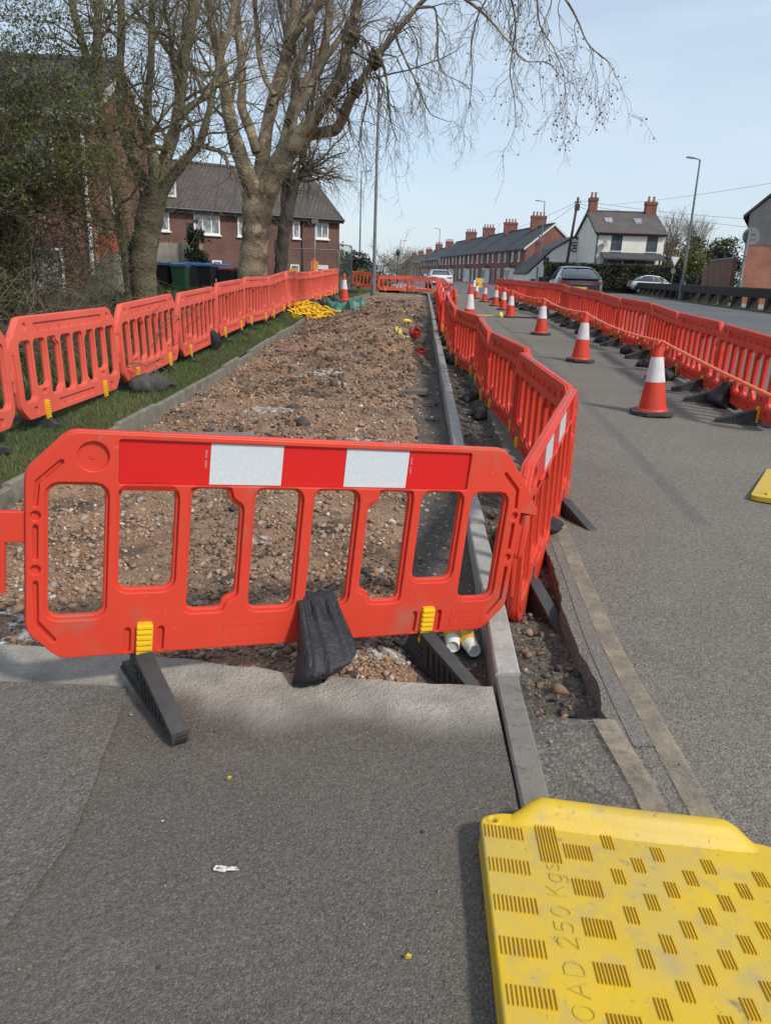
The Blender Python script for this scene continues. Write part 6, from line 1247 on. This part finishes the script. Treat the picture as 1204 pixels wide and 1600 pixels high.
# ---------------- cars ----------------
m_tyre=M('tyre',(.02,.02,.02),.85); m_rim=M('alloy',(.42,.43,.44),.35,metal=.7); m_cglass=M('car_glass',(.025,.032,.038),.05,spec=1.0); m_tail=M('tail_light',(.20,.012,.014),.25); m_trim=M('black_trim',(.018,.018,.02),.45); m_plate=M('yellow_number_plate',(.62,.43,.03),.5); m_head=M('head_light',(.55,.57,.6),.15)
def paint(name,c,me=.5): return M(name,c,.28,metal=me,spec=.6)
def car(label,loc,rz,prof,mat,W=1.84,L=4.6,rwheel=.33,wb=(.85,3.6),group=None):
    """built with its rear at local y=0 and nose at y=L; prof: stations (y, z_bottom, z_shoulder, z_roof or None, half width factor, glass half width factor)"""
    t=thing('parked_car' if 'parked' in label else 'car',label,'car',loc,rz,group); hw=W/2; b=MB(); V=[];F=[]
    for (y,zb,zs,zr,f,gf) in prof:
        w=hw*f; ring=[(0,zb),(w*.80,zb),(w*.95,zb+.09),(w,zb+.30 if zb+.30<zs else zs-.05),(w*1.0,(zb+zs)*.5+.10),(w*.965,zs-.05),(w*.90,zs),(w*.6,zs+.025),(0,zs+.035)]
        V+=[(x,y,z) for x,z in ring]+[(-x,y,z) for x,z in ring[1:-1][::-1]]
    n=16
    for i in range(len(prof)-1):
        for q in range(n): F.append((i*n+q,i*n+(q+1)%n,(i+1)*n+(q+1)%n,(i+1)*n+q))
    F.append(tuple(range(n))); F.append(tuple((len(prof)-1)*n+i for i in range(n))[::-1]); b.add(V,F); body=b.build('body',mat,t,auto=45)
    # greenhouse: glass shell, roof skin, pillars
    gl=[p for p in prof if p[3]]; G=MB(); V=[];F=[]; m=8
    for (y,zb,zs,zr,f,gf) in gl:
        wb_=hw*f*.90; wt=hw*gf; V+=[(wb_,y,zs-.02),(wb_*.45+wt*.55,y,zs*.45+zr*.55),(wt,y,zr-.04),(wt*.6,y,zr-.008),(-wt*.6,y,zr-.008),(-wt,y,zr-.04),(-(wb_*.45+wt*.55),y,zs*.45+zr*.55),(-wb_,y,zs-.02)]
    for i in range(len(gl)-1):
        for q in range(m): F.append((i*m+q,i*m+(q+1)%m,(i+1)*m+(q+1)%m,(i+1)*m+q))
    F.append(tuple(range(m))); F.append(tuple((len(gl)-1)*m+i for i in range(m))[::-1]); G.add(V,F); gls=G.build('windows',m_cglass,t,auto=30)
    top=[g_ for g_ in gl if g_[3]>max(q[3] for q in gl)-.13]; R=MB(); V=[];F=[]
    for (y,zb,zs,zr,f,gf) in top: wt=hw*gf; V+=[(wt*1.01,y,zr-.05),(wt*.98,y,zr-.01),(wt*.6,y,zr+.012),(0,y,zr+.02),(-wt*.6,y,zr+.012),(-wt*.98,y,zr-.01),(-wt*1.01,y,zr-.05)]
    for i in range(len(top)-1):
        for q in range(6): F.append((i*7+q,i*7+q+1,(i+1)*7+q+1,(i+1)*7+q))
    R.add(V,F); R.build('roof',mat,t,smooth=True)
    def pil(ya,za,wa,yb,zb_,wb2,r=.035): 
        for s in (-1,1): p=MB(); p.tube([(s*wa,ya,za),(s*(wa*.45+wb2*.55)*1.005,(ya+yb)/2*1.0,(za*.45+zb_*.55)),(s*wb2,yb,zb_)],r,6); p.build('pillar',mat,t,smooth=True)
    a,c=gl[0],top[0]; pil(a[0],a[2],hw*a[4]*.9,c[0],c[3]-.03,hw*c[5]); a,c=gl[-1],top[-1]; pil(a[0],a[2],hw*a[4]*.9,c[0],c[3]-.03,hw*c[5])
    mid=gl[len(gl)//2]; pil(mid[0],mid[2],hw*mid[4]*.9,mid[0],mid[3]-.03,hw*mid[5],.03)
    # wheels
    for y in wb:
        for s in (-1,1):
            w_=MB(); w_.lathe([(rwheel*.62,-.10),(rwheel*.95,-.10),(rwheel,-.07),(rwheel,.07),(rwheel*.95,.10),(rwheel*.62,.10)],22,cap=False); o=w_.build('wheel',m_tyre,t,auto=40); o.location=(s*(hw-.10),y,rwheel); o.rotation_euler=(0,PI/2*s,0)
            r_=MB(); r_.lathe([(rwheel*.63,.085),(rwheel*.55,.05),(.07,.06),(.05,.08),(0,.08)],20,cap=False); 
            for k in range(5): A=2*PI*k/5; r_.tube([(0,0,.07),(rwheel*.6*math.cos(A),rwheel*.6*math.sin(A),.09)],.025,5)
            r_.build('rim',m_rim,o,auto=40)
            k_=MB(); k_.prism([((rwheel+.05)*math.cos(A),(rwheel+.05)*math.sin(A)) for A in np.linspace(0,PI,14)],'z',-.02,.012); kk=k_.build('wheel_arch',m_trim,t); kk.location=(s*(hw-.004),y,rwheel); kk.rotation_euler=(PI/2,0,PI/2*1)
    return t,body,hw
def rear(t,hw,zl,zp,y=-.012,bar=True,spoil=None):
    for s in (-1,1): b=MB(); b.prism([(s*hw*.86,zl-.05),(s*hw*.86,zl+.06),(s*hw*.5,zl+.04),(s*hw*.35,zl+.01)][::s],'y',y-.02,y+.03); b.build('tail_light',m_tail,t)
    if bar: b=MB(); b.box(-hw*.345,hw*.345,y-.014,y+.02,zl+.012,zl+.036); b.build('light_bar',m_tail,t)
    b=MB(); b.box(-.26,.26,y-.035,y-.022,zp,zp+.11); b.build('number_plate',m_plate,t); b=MB(); b.box(-hw*.78,hw*.78,y-.03,y+.05,.30,.50); b.build('bumper_trim',m_trim,t)
def mirrors(t,hw,y,z,mat):
    for s in (-1,1): b=MB(); b.prism(rpoly([(s*hw*.95,z),(s*(hw+.2),z+.01),(s*(hw+.2),z+.14),(s*(hw+.02),z+.13)][::s],.03,2),'y',y-.07,y+.07); b.build('mirror',mat,t,auto=40)
# dark fastback seen from behind
p1=[(0,.36,.92,None,.80,0),(.10,.32,1.00,None,.90,0),(.28,.30,1.08,1.10,.96,.72),(.75,.28,1.07,1.34,.985,.68),(1.35,.26,1.04,1.50,1,.66),(2.1,.25,1.00,1.555,1,.655),(2.75,.25,.98,1.52,1,.65),(3.35,.25,.97,1.25,.99,.66),(3.70,.25,.97,1.02,.98,.70),(4.3,.27,.86,None,.95,0),(4.62,.32,.72,None,.86,0),(4.70,.38,.60,None,.75,0)]
mg=paint('blue_grey_paint',(.15,.16,.185),.4); t,bd_,hw=car('grey fastback car driving away behind the open road barriers',(7.62,32.2,.52),-.17,p1,mg,1.92,4.7); t.rotation_euler=(.012,0,-.10); rear(t,hw,.93,.66); mirrors(t,hw,3.25,.98,m_trim); b=MB(); b.box(-hw*.80,hw*.80,-.03,.06,.50,.86); b.build('tailgate_panel',m_trim,t); b=MB(); b.box(-.26,-.21,-.0385,-.0355,.66,.77); b.build('plate_flash',m_ling,t)
b=MB(); b.prism([(.04,1.06),(.30,1.10),(.28,1.125),(.0,1.09)],'x',-hw*.80,hw*.80); b.build('spoiler',m_trim,t); b=MB(); b.prism([(1.5,1.56),(1.62,1.56),(1.52,1.68)],'x',-.015,.015); b.build('aerial',m_trim,t)
# white saloon further on
p2=[(0,.34,.90,None,.82,0),(.12,.30,1.02,None,.92,0),(.55,.27,1.04,None,.97,0),(.75,.26,1.03,1.06,.98,.70),(1.45,.25,1.0,1.40,1,.67),(2.1,.25,.98,1.45,1,.66),(2.8,.25,.97,1.42,1,.65),(3.35,.25,.96,1.18,.99,.66),(3.65,.25,.95,.99,.98,.7),(4.4,.27,.84,None,.95,0),(4.75,.32,.70,None,.86,0),(4.82,.38,.58,None,.75,0)]
mw=paint('white_paint',(.62,.64,.66),.0); t,bd_,hw=car('white saloon car driving away beside the far barriers',(3.75,61,.50),.05,p2,mw,1.85,4.8); rear(t,hw,.88,.55,bar=False); mirrors(t,hw,3.25,.97,mw)
# silver hatchback side on
p3=[(0,.34,.86,None,.84,0),(.10,.30,.98,1.02,.93,.70),(.45,.27,.99,1.38,.98,.68),(1.2,.25,.96,1.50,1,.67),(1.9,.25,.95,1.51,1,.66),(2.5,.25,.94,1.42,1,.65),(3.05,.25,.93,1.10,.99,.66),(3.25,.26,.92,.96,.98,.7),(3.7,.28,.82,None,.94,0),(3.95,.34,.66,None,.84,0),(4.0,.4,.55,None,.75,0)]
ms=paint('silver_paint',(.55,.57,.60),.3); t,bd_,hw=car('silver hatchback car side on beyond the low rail',(21.0,70.6,.62),-PI/2,p3,ms,1.72,4.0,.31,(.65,3.2)); rear(t,hw,.85,.55,bar=False); mirrors(t,hw,2.75,.95,ms)
for s in (-1,1): b=MB(); b.box(s*hw*.45,s*hw*.82,3.9,3.985,.62,.74) if s>0 else b.box(-hw*.82,-hw*.45,3.9,3.985,.62,.74); b.build('headlight',m_head,t)
